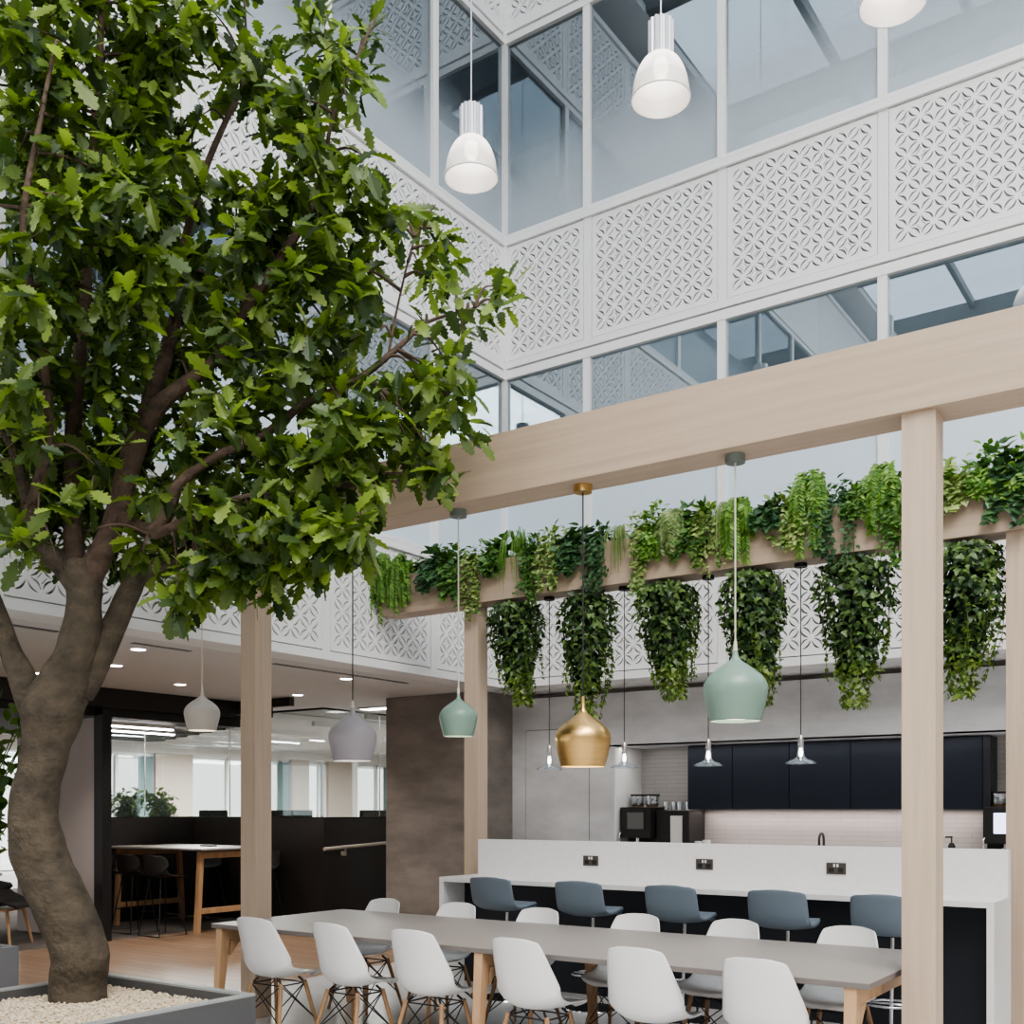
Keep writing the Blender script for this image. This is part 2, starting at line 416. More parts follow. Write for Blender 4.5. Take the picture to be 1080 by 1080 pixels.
# remaining storeys of glass on the other two sides (seen only as reflections)
for i, (a, b) in enumerate(((eC[0], eC[-1]), (eD[0], eD[-1]), ((1.96, YA), (XC, YA)), ((XB, YD), (XB, .9)))):
    for z0, z1 in ((4.30, 6.65), (8.246, 10.595)):
        wnum[0] += 1
        m = MB(); m.bar((a[0], a[1], (z0+z1)/2), (b[0], b[1], (z0+z1)/2), .01, z1-z0); struct(m.build('window_%d' % wnum[0], M['upglass2']))
# lower storey of the two far sides
struct(MB().box(XC, XC+.2, YD, 13, 0, ZS).build('wall_opposite_base', M['panelwhite']))
struct(MB().box(-11, XC, YD-.2, YD, 0, ZS).build('wall_behind_base', M['panelwhite']))
# rooms behind the upper glass: floors, ceilings, back walls
sl = MB()
for zb, zg, zt in LEV[1:]:
    sl.box(XB-4.5, XB-.3, YD, YA+4.5, zb+.02, zb+.30); sl.box(XB-.3, XC+3, YA+.3, YA+4.5, zb+.02, zb+.30)
struct(sl.build('ceiling_upper', M['white_ceiling']), 'floor slabs of the upper storeys')
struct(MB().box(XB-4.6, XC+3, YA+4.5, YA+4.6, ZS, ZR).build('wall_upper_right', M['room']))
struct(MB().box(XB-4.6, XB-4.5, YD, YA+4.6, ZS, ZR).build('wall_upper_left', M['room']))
# soffits of the ground floor
struct(MB().box(-15, XB-.31, YD, 10.7, ZS, ZS+.2).build('ceiling', M['white_ceiling']), 'plain plaster soffit left')
struct(MB().box(XB-.31, XC+3, YA+.31, 13, ZS, ZS+.2).build('ceiling', M['white_ceiling']), 'plain plaster soffit over the kitchen')
struct(MB().box(-9.6, XB-.31, 10.7, 13, ZS, ZS+.2).build('ceiling', M['white_ceiling']))
struct(MB().box(-26, -15, YD, 30, ZS, ZS+.2).build('ceiling', M['white_ceiling']), 'office ceiling')
struct(MB().box(-15, -9.6, 10.7, 30, ZS, ZS+.2).build('ceiling', M['white_ceiling']), 'office ceiling behind the glass screens')

# glazed roof
rf = sthing('ceiling_roof', (0, 0, 0), 'glazed atrium roof on dark steel beams')
b = MB()
for y in (YD+.3, -5.6, -2.4, .8, 4.0, 7.2, YA+.1): b.box(XB-.3, XC+.3, y-.09, y+.09, ZR, ZR+.45)
b.build('roof_beam', M['steel'], rf)
b = MB()
for k in range(8): x = XB+.0+k*(XC-XB)/7; b.box(x-.05, x+.05, YD, YA+.2, ZR+.3, ZR+.48)
b.build('roof_rafter', M['steel'], rf)
MB().box(XB-.3, XC+.3, YD, YA+.3, ZR+.49, ZR+.51).build('roof_pane', M['roofglass'], rf)
b = MB(); b.box(XB-4.6, XB+.25, YD, YA+4.6, ZR-.02, ZR+.1); b.box(XB-.3, XC+3, YA-.25, YA+4.6, ZR-.02, ZR+.1); b.box(XC-.25, XC+3, YD, YA, ZR-.02, ZR+.1); b.box(XB, XC, YD-1, YD+.25, ZR-.02, ZR+.1)
b.build('eaves', M['white_ceiling'], rf)

# concrete wall round the kitchen (plane y = 11.05), with a flush door and the kitchen recess
YK = 11.05
w = sthing('wall_kitchen', (0, 0, 0), 'grey concrete wall with the kitchen recess')
b = MB(); b.box(-7.70, -6.206, YK, YK+.8, 0, ZS-.06); b.box(-6.206, XC, YK, YK+.8, 2.28, ZS-.06)
b.build('concrete_facing', M['concrete'], w)
MB().box(-7.70, XC, YK+.12, YK+.8, ZS-.06, ZS).build('shadow_gap', M['concrete_brown'], w)
MB().box(-6.25, -6.19, YK+.006, 11.72, 0, 2.275).build('recess_jamb', M['white'], w)
MB().box(-6.24, XC, 11.70, 11.85, 0, 2.45).build('tiled_splashback', M['tile'], w)
MB().box(-6.3, XC, YK, 11.75, 2.281, 2.30).build('recess_soffit', M['white_ceiling'], w)
d = sthing('door_1', (0, 0, 0), 'flush concrete faced door')
MB().box(-7.45, -6.55, YK-.012, YK-.002, .01, 2.51).build('door_leaf', M['concrete'], d, bevel=.002)
b = MB(); b.box(-7.457, -7.451, YK-.006, YK, 0, 2.52); b.box(-6.549, -6.543, YK-.006, YK, 0, 2.52); b.box(-7.457, -6.543, YK-.006, YK, 2.512, 2.52)
b.build('door_frame', M['canopy_dark'], d)
# concrete column
struct(MB().box(-9.19, -7.66, 10.41, 12.0, 0, ZS-.001).build('wall_column', M['concrete_brown'], bevel=.004), 'brown concrete column beside the kitchen')

# ------------------------------------------------------------------ left background: black screens, glass, office
w = sthing('wall_screen', (0, 0, 0), 'black low wall of the meeting booth')
MB().box(-12.9, -12.8, 7.72, 10.4, 0, 1.415).build('dado', M['blackwall'], w)
MB().box(-12.8, -10.28, 10.30, 10.40, 0, 1.415).build('dado', M['blackwall'], w)
MB().box(-10.28, -10.18, 10.299, 14.5, 0, 1.415).build('dado', M['blackwall'], w)
def screen(n, a, b, joints, z0=1.415, z1=2.9):
    wnum[0] += 1
    s = sthing('window_%d' % wnum[0])
    L = math.hypot(b[0]-a[0], b[1]-a[1]); e = [0]+joints+[L]; tx, ty = (b[0]-a[0])/L, (b[1]-a[1])/L
    for i in range(len(e)-1):
        m = MB(); m.bar((a[0]+tx*(e[i]+.006), a[1]+ty*(e[i]+.006), (z0+z1)/2), (a[0]+tx*(e[i+1]-.006), a[1]+ty*(e[i+1]-.006), (z0+z1)/2), .012, z1-z0)
        m.build('window_pane', M['officeglass'], s)
    for q in joints:
        m = MB(); m.bar((a[0]+tx*q, a[1]+ty*q, z0+.03), (a[0]+tx*q, a[1]+ty*q, z1-.03), .012, .011, up=(tx, ty, 0)); m.build('window_joint', M['quartz'], s)
    m = MB(); m.bar((a[0], a[1], z0+.012), (b[0], b[1], z0+.012), .04, .024); m.bar((a[0], a[1], z1-.012), (b[0], b[1], z1-.012), .04, .024)
    m.build('window_frame', M['black'], s)
screen(0, (-12.85, 7.72), (-12.85, 10.35), [.7, 1.75])
screen(1, (-12.85, 10.35), (-10.23, 10.35), [.75, 1.5])
screen(2, (-10.23, 10.35), (-10.23, 14.5), [1.1, 2.2])
# black partition edge and pale board
p = thing('partition_board', 'tall pale mauve partition board with a black edge frame behind the tree trunk', 'partition', (-11.1, 7.62, 0))
MB().box(-1.75, -.1, -.04, .04, .02, 2.62).build('board', M['panelwhite'], p, bevel=.004)
MB().box(-.11, .06, -.06, .06, 0, 2.72).build('edge_frame', M['black'], p, bevel=.004)
# dark louvred bulkhead
bk = sthing('trim_2', (0, 0, 0), 'black louvred bulkhead above the meeting booth')
MB().box(-11.16, -11.08, 2, 9.6, 2.74, ZS-.002).build('fascia', M['darkslat'], bk)
b = MB()
for k in range(34):
    x = -11.22-k*.11; b.box(x-.03, x+.03, 2, 9.75+(k//5)*.22, 2.64, 2.80)
b.build('louvre', M['darkslat'], bk)
MB().box(-15, -11.16, 2, 10.3, 2.81, ZS-.002).build('dark_liner', M['darkslat'], bk)
MB().box(-11.16, -10.1, 9.6, 9.68, 2.86, ZS-.002).build('fascia', M['darkslat'], bk)
# far office window wall, plane x = -20
wl = sthing('wall_office', (0, 0, 0), 'far office window wall')
ys = [7.0]
rr = random.Random(3)
spec = [(7.0, 9.4), (10.2, 12.4), (12.9, 14.95), (15.95, 17.9), (18.15, 19.0), (19.6, 20.3), (21.4, 22.9), (23.2, 25.8), (26.4, 28.6)]
last = 2.0
for i, (a, b2) in enumerate(spec):
    MB().box(-20.2, -19.9, last, a, 0, ZS).build('column', M['blind'], wl); last = b2
    wnum[0] += 1; ww = sthing('window_%d' % wnum[0])
    f = MB()
    for y in (a+.04, (a+b2)/2+.1, b2-.04): f.box(-20.06, -19.98, y-.035, y+.035, .3, 2.75)
    f.box(-20.06, -19.98, a, b2, .25, .33); f.box(-20.06, -19.98, a, b2, 2.70, 2.78)
    f.build('window_frame', M['white'], ww)
    MB().box(-20.03, -20.02, a, b2, .3, 2.75).build('window_pane', M['officeglass'], ww)
    if i % 2 == 0: MB().box(-19.95, -19.93, b2-.42, b2-.05, .9, 2.7).build('blind', M['teal'], ww)
MB().box(-20.2, -19.9, last, 30, 0, ZS).build('column', M['blind'], wl)
MB().box(-20.2, -19.87, 2, 30, 2.78, ZS-.001).build('window_head', M['white'], wl)
MB().box(-20.2, -19.87, 2, 30, 0, .28).build('window_apron', M['white'], wl)
struct(MB().box(-20, -7.7, 29, 29.2, 0, ZS).build('wall_office_end', M['blind']))
struct(MB().box(-9.4, -9.3, 12, 29, 0, ZS).build('wall_office_side', M['blind']))

# ------------------------------------------------------------------ pergola
def pergola(name, y0, label):
    t = thing('pergola_frame', label, 'pergola', (0, 0, 0))
    MB().box(XB+.06, .35, y0, y0+.26, 3.486, 3.868).build('beam', M['oak_h'], t, bevel=.004)
    for x in ((-6.23, -1.44) if y0 < 7 else (-6.21, -1.45)):
        MB().box(x, x+.16, y0+.03, y0+.19, 0, 3.486).build('post', M['oak_v'], t, bevel=.004)
    return t
pergola('n', 5.40, 'nearer pale oak pergola frame, carrying coloured pendant lamps over the dining table')
pergola('f', 8.12, 'rear pale oak pergola frame topped with trailing plants and hung with ivy')

# ------------------------------------------------------------------ dining table
TX0, TX1, TY0, TY1, TZ = -6.04, -1.47, 5.0, 6.32, .745
t = thing('dining_table', 'long greige topped dining table on splayed oak trestle legs', 'table', ((TX0+TX1)/2, (TY0+TY1)/2, 0))
hx, hy = (TX1-TX0)/2, (TY1-TY0)/2
MB().box(-hx, hx, -hy, hy, TZ-.003, TZ).build('tabletop', M['tabletop'], t)
MB().box(-hx, hx, -hy, hy, TZ-.030, TZ-.0032).build('top_edge', M['tableedge'], t, bevel=.003)
for x in (-hx+.07, .04, hx-.09):
    b = MB(); b.bar((x, -hy+.06, TZ-.028-.045), (x, hy-.06, TZ-.028-.045), .05, .088); b.build('apron', M['wood'], t, bevel=.004)
    for s in (-1, 1):
        b = MB()
        zt = TZ-.03; y0 = s*(hy-.05); y1 = s*(hy-.005)
        vs = []
        for (z, yy, w2, d2) in ((0, y1+s*.02, .024, .022), (zt, y0, .030, .040)):
            vs += [(x-w2, yy-d2, z), (x+w2, yy-d2, z), (x+w2, yy+d2, z), (x-w2, yy+d2, z)]
        b.add(vs, [(0,3,2,1),(4,5,6,7),(0,1,5,4),(1,2,6,5),(2,3,7,6),(3,0,4,7)])
        # curved knee between leg and apron
        k0 = y0-s*.05
        b.add([(x-.025, k0, zt-.088), (x+.025, k0, zt-.088), (x-.025, k0-s*.09, zt-.086), (x+.025, k0-s*.09, zt-.086), (x-.025, k0+s*.005, zt-.20), (x+.025, k0+s*.005, zt-.20)],
              [(0,2,4),(1,5,3),(0,1,3,2),(2,3,5,4),(0,4,5,1)])
        b.build('leg', M['wood'], t, bevel=.004)

# ------------------------------------------------------------------ moulded chairs
def shell_mesh(name, m, prof, n=20, th=.006):
    """prof rows: (y, z, halfwidth, lift, wrap) -> one curved shell"""
    prof = catmull(prof, 4); V_ = []; F_ = []; nu = n
    for (y, z, hw, lift, wrap) in prof:
        for k in range(nu+1):
            u = -1+2*k/nu; a = abs(u)
            V_.append((hw*u*(1-.04*a*a), y+wrap*a**2.4, z+lift*a**2.6))
    for i in range(len(prof)-1):
        for k in range(nu): F_.append((i*(nu+1)+k, i*(nu+1)+k+1, (i+1)*(nu+1)+k+1, (i+1)*(nu+1)+k))
    me = bpy.data.meshes.new(name); me.from_pydata(V_, [], F_)
    bm = bmesh.new(); bm.from_mesh(me)
    bmesh.ops.recalc_face_normals(bm, faces=bm.faces)
    bmesh.ops.solidify(bm, geom=bm.faces[:], thickness=th); bmesh.ops.recalc_face_normals(bm, faces=bm.faces)
    bm.to_mesh(me); bm.free()
    me.polygons.foreach_set('use_smooth', [True]*len(me.polygons)); me.materials.append(m)
    return me
# y forward; back at negative y.  rows from front lip to top of back
EAMES = [(.235, .405, .12, 0, -.03), (.228, .425, .185, .004, -.02), (.19, .437, .215, .012, 0), (.10, .430, .228, .026, 0), (0, .415, .232, .045, 0),
         (-.09, .416, .232, .075, .012), (-.155, .447, .232, .085, .05), (-.192, .51, .230, .05, .085), (-.216, .60, .220, .012, .085),
         (-.236, .69, .202, 0, .066), (-.252, .76, .185, -.003, .05), (-.262, .805, .170, -.006, .040), (-.266, .825, .156, -.009, .034), (-.268, .834, .130, -.010, .026), (-.268, .837, .10, -.006, .018)]
sh = shell_mesh('shell', M['shell'], EAMES)
ch = thing('moulded_chair', '', 'chair')
o = bpy.data.objects.new('shell', sh); col.objects.link(o); o.parent = ch
for sx in (-1, 1):
    for sy in (-1, 1):
        MB().tube([(sx*.135, sy*.11-.0, .385), (sx*.205, sy*.20-.01, 0)], [.0155, .0115], 10).build('leg', M['dowel'], ch, smooth=True, angle=50)
b = MB()
L4 = {}
for sx in (-1, 1):
    for sy in (-1, 1): L4[(sx, sy)] = (Vector((sx*.137, sy*.112, .37)), Vector((sx*.185, sy*.173-.006, .12)))
for (p, q) in (((-1,-1),(1,-1)), ((-1,1),(1,1)), ((-1,-1),(-1,1)), ((1,-1),(1,1))):
    b.tube([L4[p][0], L4[q][1]], .0042, 6); b.tube([L4[q][0], L4[p][1]], .0042, 6)
    b.tube([L4[p][0], L4[q][0]], .005, 6)
for k in L4: b.tube([L4[k][0]-Vector((0,0,.0)), Vector((k[0]*.10, k[1]*.09, .408))], .008, 6)
b.build('wire_brace', M['wire'], ch)
ords = ['leftmost', 'second from left', 'third from left', 'third from right', 'second from right', 'rightmost']
ord2 = ['beside the left post', 'second from the left post', 'third from the left post', 'fourth from the left post', 'fifth from the left post', 'by the right end of the table']
nearx = [(-5.584, 4.968), (-4.895, 5.004), (-4.223, 5.007), (-3.454, 5.015), (-2.717, 5.042), (-2.029, 5.012)]
farx = [(-5.823, 6.572), (-5.083, 6.605), (-4.331, 6.596), (-3.520, 6.61), (-2.835, 6.649), (-2.077, 6.656)]
first = True
for i, (x, y) in enumerate(nearx):
    k = .98; loc = (x*k, y*k+.262-.03, 0); rz = R((2, -3, 1, -2, 2, 0)[i])
    lab = 'white chair on the near side of the long table, %s in its row' % ords[i]
    if first: ch.location = loc; ch.rotation_euler = (0, 0, rz); ch['label'] = lab; ch['group'] = 'white chairs on the near side'; first = False
    else: dup(ch, loc, rz, lab, 'white chairs on the near side')
for i, (x, y) in enumerate(farx):
    k = .98; loc = (x*k, y*k-.255+.03, 0); rz = PI+R((-2, 2, 0, 3, -2, 1)[i])
    dup(ch, loc, rz, 'white chair on the far side of the long table, %s in its row' % ords[i], 'white chairs on the far side')

# ------------------------------------------------------------------ bar counter
bar = thing('bar_counter', 'white quartz breakfast bar with raised splash panel and navy front', 'counter', (-3.7, 7.9, 0))
bx0, bx1 = -5.93+3.7, -1.39+3.7
b = MB(); b.box(bx0, bx1, -.48, .10, .91, .95); b.build('worktop', M['quartz'], bar, bevel=.003)
for x in (bx0, bx1-.045): MB().box(x, x+.045, -.48, .10, 0, .91).build('end_panel', M['quartz'], bar, bevel=.002)
MB().box(bx0+.045, bx1-.045, -.17, .10, 0, .91).build('front_panel', M['navy2'], bar)
MB().box(bx0+.07, bx1, .0, .10, .95, 1.272).build('splash_panel', M['quartz'], bar, bevel=.003)
for i, x in enumerate((-4.664, -3.617, -2.563)):
    s = thing('power_socket', 'dark metal double power socket on the white bar panel, %s of three' % ('left', 'middle', 'right')[i], 'socket', (x, 7.9, 1.108), 0, 'sockets on the bar')
    MB().box(-.073, .073, -.008, 0, -.043, .043).build('face_plate', M['socketplate'], s, bevel=.002)
    for sx in (-1, 1):
        cx = sx*.036; MB().box(cx-.020, cx+.020, -.0095, -.007, -.030, .006).build('socket_outlet', M['black'], s)
        MB().box(sx*.012-.007, sx*.012+.007, -.012, -.007, .012, .034).build('switch', M['quartz'], s, bevel=.0015)

# bar stools
STOOL = [(.225, .735, .13, 0, -.02), (.21, .750, .185, .003, -.01), (.12, .742, .208, .008, 0), (0, .722, .215, .016, 0), (-.09, .722, .218, .03, .01),
         (-.15, .745, .222, .03, .03), (-.185, .80, .222, .012, .045), (-.203, .87, .220, 0, .045), (-.215, .94, .216, 0, .04), (-.222, .975, .209, -.003, .036), (-.224, .991, .196, -.006, .032), (-.225, .998, .172, -.006, .026)]
st = thing('bar_stool', '', 'stool')
o = bpy.data.objects.new('seat_shell', shell_mesh('seat_shell', M['slate'], STOOL, th=.032)); col.objects.link(o); o.parent = st
MB().tube([(0, .06, .70), (0, .02, .02)], .014, 16).build('column', M['chrome'], st, smooth=True, angle=40)
MB().lathe([(1e-5, .022), (.05, .022), (.20, .008), (.205, 0), (1e-5, 0)], 32, (0, .02, 0)).build('base', M['chrome'], st, smooth=True, angle=40)
b = MB(); b.tube([(.15*math.cos(a), .02+.15*math.sin(a), .27) for a in [2*PI*k/20 for k in range(21)]], .009, 6); b.tube([(-.15, .02, .27), (.15, .02, .27)], .008, 6)
b.build('footrest', M['chrome'], st, smooth=True)
for i, x in enumerate((-5.08, -4.26, -3.48, -2.69, -1.98)):
    loc = (x, 6.97+.225, 0); rz = R((-2, 1, -1, 2, 0)[i])
    lab = 'slate blue bar stool at the white bar, %s from the left end' % ('first', 'second', 'third', 'fourth', 'fifth')[i]
    if i == 0: st.location = loc; st.rotation_euler = (0, 0, rz); st['label'] = lab; st['group'] = 'slate blue bar stools'
    else: dup(st, loc, rz, lab, 'slate blue bar stools')

# ------------------------------------------------------------------ kitchen
kit = thing('base_cabinet_run', 'navy kitchen base units with pale worktop behind the bar', 'kitchen units', (-4.2, 11.4, 0))
MB().box(-1.95, 4.6, -.22, .28, 0, .87).build('carcass', M['navy'], kit)
MB().box(-1.97, 4.6, -.26, .29, .87, .91).build('worktop', M['quartz'], kit, bevel=.003)
edges = [-5.41, -4.86, -4.20, -3.53, -2.87, -2.23]
wn = ['first from the left', 'second from the left', 'third from the left', 'fourth from the left behind the oak post', 'last on the right']
for i in range(5):
    a, c = edges[i], edges[i+1]
    u = thing('wall_cabinet', 'navy kitchen wall cabinet, %s' % wn[i], 'cabinet', ((a+c)/2, 11.52, 1.545), 0, 'navy wall cabinets')
    h = (c-a)/2
    MB().box(-h+.001, h-.001, -.15, .175, 0, .728).build('carcass', M['navy'], u)
    MB().box(-h+.004, h-.004, -.172, -.151, .0, .726).build('door', M['navy'], u, bevel=.002)
MB().box(-2.23, -2.16, 11.36, 11.69, 1.545, 2.27).build('cabinet_end_panel', M['navy2'])
tag(bpy.context.scene.objects['cabinet_end_panel'], 'dark end panel closing the right of the navy wall cabinets', 'panel')

def coffee_machine(loc, lit, label):
    c = thing('coffee_machine', label, 'coffee machine', loc)
    MB().box(-.20, .20, -.20, .25, .30, .66).build('body', M['black'], c, bevel=.012)
    MB().box(-.20, .20, .0, .25, 0, .30).build('rear_column', M['black'], c, bevel=.006)
    MB().box(-.19, .19, -.20, .02, 0, .06).build('drip_tray', M['steelpanel'], c, bevel=.004)
    MB().box(-.10, .12, -.212, -.199, .40, .60).build('screen', M['screenlit' if lit else 'screen'], c, bevel=.004)
    b = MB(); b.tube([(0, -.13, .31), (0, -.13, .22)], .022, 12); b.tube([(-.03, -.13, .26), (-.03, -.13, .20)], .008, 8); b.tube([(.03, -.13, .26), (.03, -.13, .20)], .008, 8)
    b.build('spout', M['chrome'], c, smooth=True, angle=40)
    MB().tube([(-.17, -.19, .38), (-.185, -.24, .34), (-.185, -.24, .24)], .009, 8).build('steam_wand', M['chrome'], c, smooth=True)
    for sx in (-1, 1):
        h = MB().lathe([(.06, 0), (.085, .03), (.085, .13), (.078, .13), (.078, .03), (.055, .005)], 20, (sx*.095, .05, .66)).build('bean_hopper', M['acrylic'], c, smooth=True, angle=40)
        MB().cyl((sx*.095, .05, .665), .07, .04).build('beans', M['beans'], h, smooth=True, angle=40)
        MB().cyl((sx*.095, .05, .79), .088, .022).build('lid', M['black'], h, smooth=True, angle=40)
    return c
coffee_machine((-5.97, 11.32, .91), False, 'black bean to cup coffee machine at the left end of the kitchen worktop')
coffee_machine((-2.0, 11.40, .91), True, 'black coffee machine with lit screen at the right end of the kitchen')
f = thing('milk_fridge', 'black milk fridge with a stainless door strip beside the left coffee machine', 'fridge', (-5.53, 11.40, .91))
MB().box(-.22, .20, -.18, .25, 0, .62).build('body', M['black'], f, bevel=.006)
MB().box(-.03, .12, -.19, -.179, .02, .56).build('door_strip', M['steelpanel'], f, bevel=.002)
for k in range(4):
    g = MB().lathe([(.034, 0), (.037, .10), (.034, .10), (.031, .006), (1e-5, .006)], 16).build('drinking_glass', M['acrylic'], None, smooth=True, angle=40)
    g.location = (-5.70+k*.09, 11.38+.03*(k % 2), 1.531)
    tag(g, 'small clear glass upturned on the black fridge, %s in the row' % ('first', 'second', 'third', 'last')[k], 'glass', 'glasses on the fridge')
for k, (x, hh) in enumerate(((-5.25, .07), (-5.15, .085))):
    g = MB().lathe([(1e-5, 0), (.034, 0), (.045, hh+.2), (.041, hh+.2), (.031, .008), (1e-5, .008)], 20).build('paper_cup', M['shell'], None, smooth=True, angle=40)
    g.location = (x, 11.30, .91); tag(g, 'white cup standing on the worktop, %s of a pair' % ('shorter left', 'taller right')[k], 'cup', 'white cups on the worktop')
tp = thing('kitchen_tap', 'matt black swan neck tap at the kitchen sink', 'tap', (-3.85, 11.45, .91))
MB().tube([(0, 0, 0), (0, 0, .30)]+[(-.0+.075*0, -.075+.075*math.cos(a), .30+.075*math.sin(a)) for a in [PI*k/10 for k in range(11)]]+[(0, -.15, .24)], .014, 12).build('spout', M['black'], tp, smooth=True, angle=60)
MB().cyl((0, 0, 0), .026, .05).build('base', M['black'], tp, smooth=True, angle=40)
MB().tube([(.02, 0, .08), (.07, -.01, .10)], .008, 8).build('lever', M['black'], tp, smooth=True)
sd = thing('soap_dispenser', 'small black pump dispenser on the kitchen worktop right of the tap', 'dispenser', (-2.52, 11.35, .91))
MB().lathe([(1e-5, 0), (.035, 0), (.035, .27), (.02, .30), (.012, .30), (1e-5, .30)], 20).build('bottle', M['black'], sd, smooth=True, angle=40)
b = MB(); b.tube([(0, 0, .30), (0, 0, .36)], .008, 8); b.tube([(.01, 0, .36), (-.06, 0, .355)], .009, 8); b.build('pump', M['black'], sd, smooth=True, angle=40)

# ------------------------------------------------------------------ pendant lamps
ONION = [(.012, .375), (.016, .355), (.022, .335), (.036, .318), (.065, .298), (.105, .27), (.142, .238), (.164, .205), (.172, .175), (.170, .14), (.158, .085), (.144, .03), (.137, 0)]
def onion_lamp(loc, scale, zc, m, cm, cordm, label):
    """loc at the lower rim"""
    t = thing('pendant_lamp', label, 'lamp', loc, 0, 'onion shaped pendants on the near beam')
    pr = [(r*scale, z*scale) for r, z in catmull(ONION, 3)]
    MB().lathe(pr+[(r-.006, z-.004) for r, z in reversed(pr) if r > .03], 48).build('shade', m, t, smooth=True, angle=60)
    MB().lathe([(1e-5, .02), (.134*scale, .02), (.134*scale, .016), (1e-5, .016)], 32).build('diffuser', M['lampglow'], t)
    MB().lathe([(1e-5, .425*scale), (.009, .425*scale), (.0125*scale, .37*scale), (1e-5, .37*scale)], 16).build('neck', M['cord_light'] if m is not M['gold'] else m, t, smooth=True, angle=40)
    MB().tube([(0, 0, .41*scale), (0, 0, zc-loc[2]-.02)], .0045, 6).build('cord', cordm, t)
    MB().cyl((0, 0, zc-loc[2]-.045), .055, .045).build('canopy', cm, t, smooth=True, angle=40)
ZB = 3.486
onion_lamp((-2.35, 5.53, 2.033), 1.02, ZB, M['sage'], M['canopy_dark'], M['cord_light'], 'sage green pendant lamp nearest the right oak post')
onion_lamp((-3.32, 5.53, 1.806), .98, ZB, M['gold'], M['gold'], M['black'], 'brushed gold pendant lamp')
onion_lamp((-4.26, 5.53, 2.024), .72, ZB, M['sage'], M['canopy_dark'], M['cord_light'], 'small sage green pendant lamp left of the gold lamp')
onion_lamp((-5.19, 5.53, 1.888), .98, ZB, M['lilac'], M['canopy_dark'], M['black'], 'pale lilac grey pendant lamp right of the left oak post')
onion_lamp((-6.79, 5.53, 2.166), .80, ZB, M['cream'], M['canopy_dark'], M['cord_light'], 'cream pendant lamp left of the left oak post')
GL = ['leftmost', 'second from the left', 'third from the left', 'rightmost']
for i, x in enumerate((-5.323, -4.545, -3.753, -2.965)):
    t = thing('glass_pendant', 'small clear glass pendant under the rear beam, %s of four' % GL[i], 'lamp', (x, 8.27, 1.905), 0, 'clear glass pendants')
    MB().lathe([(.118, 0), (.122, .006), (.10, .022), (.055, .038), (.032, .055), (.026, .10), (.024, .15), (.021, .15), (.023, .10), (.029, .053), (.053, .034), (.10, .016)], 32, closed=True).build('glass_shade', M['acrylic'], t, smooth=True, angle=60)
    MB().lathe([(1e-5, .225), (.012, .225), (.022, .20), (.024, .14), (.020, .125), (1e-5, .125)], 16).build('socket', M['steelpanel'], t, smooth=True, angle=40)
    MB().lathe([(1e-5, .13), (.010, .125), (.018, .09), (.014, .06), (1e-5, .05)], 14).build('bulb', M['bulb'], t, smooth=True)
    MB().tube([(0, 0, .22), (0, 0, ZB-1.905-.02)], .004, 6).build('cord', M['black'], t)
    MB().cyl((0, 0, ZB-1.905-.03), .05, .03).build('canopy', M['black'], t, smooth=True, angle=40)
HB = [(P(497, 188, 9.0), 1.0, 'frosted glass high bay lamp hanging near the facade corner'), (P(697, 105, 8.2), 1.0, 'frosted glass high bay lamp left of the centre of the right facade glass'),
      (P(942, 4, 7.4), 1.0, 'frosted glass high bay lamp cut off by the top edge of the photo')]
for p, s, lab in HB:
    t = thing('high_bay_lamp', lab, 'lamp', p, 0, 'high bay lamps')
    pr = catmull([(.222, 0), (.218, .05), (.205, .13), (.18, .21), (.145, .275), (.11, .31), (.085, .325)], 3)
    MB().lathe(pr+[(r-.006, z) for r, z in reversed(pr)], 40).build('glass_shade', M['frost'], t, smooth=True, angle=60)
    b = MB(); b.lathe([(.224, .005), (.229, 0), (.224, -.008), (.218, 0)], 40, closed=True); b.build('rim', M['shell'], t, smooth=True)
    b = MB(); n = 56; vs = []; 
    for z in (.325, .59):
        for k in range(n): a = 2*PI*k/n; r = .098 if (k//2) % 2 else .086; vs.append((r*math.cos(a), r*math.sin(a), z))
    b.add(vs, [(k, (k+1) % n, n+(k+1) % n, n+k) for k in range(n)]+[tuple(range(n))[::-1], tuple(range(n, 2*n))]); b.build('ribbed_housing', M['ribbed'], t)
    MB().lathe([(1e-5, .30), (.05, .29), (.06, .22), (.04, .17), (1e-5, .16)], 16).build('bulb', M['lampglow'], t, smooth=True)
    MB().tube([(0, 0, .585), (0, 0, ZR-p.z)], .006, 6).build('cord', M['ribbed'], t)

# ------------------------------------------------------------------ ceiling fittings
def ceil(px, py, z=ZS): d = (EYE-z)*FPX/(py-YH); return P(px, py, d)
DL = [(41, 710), (122, 702), (146, 685), (190, 722), (314, 733), (365, 716)]
dn = ['left of the trunk fork', 'right of the trunk, rear one', 'right of the trunk, front one', 'above the cream lamp', 'right of the left oak post, rear one', 'above the lilac lamp']
for (px, py), nm in zip(DL, dn):
    p = ceil(px, py)
    t = thing('downlight', 'round recessed ceiling spot, lit, %s' % nm, 'downlight', p, 0, 'ceiling downlights')
    MB().lathe([(.062, -.001), (.075, -.004), (.078, 0), (.062, 0)], 24, closed=True).build('trim_ring', M['shell'], t, smooth=True)
    MB().cyl((0, 0, -.004), .060, .003).build('diffuser', M['downglow'], t)
for k, (a, c, nm) in enumerate((((4.25, 5.0), 0, 'leftmost'), ((5.7, 6.3), 0, 'middle'), ((7.3, 9.3), 0, 'rightmost'))):
    tag(MB().box(-7.93, -7.87, a[0], a[1], ZS-.006, ZS+.003).build('slot_diffuser', M['steel']), 'narrow dark linear air slot in the soffit, %s of three' % nm, 'vent', 'soffit air slots')
LL = [((-12.0, 8.8, 2.66), 1.6, 0), ((-13.5, 9.2, 2.66), 1.6, 0)]
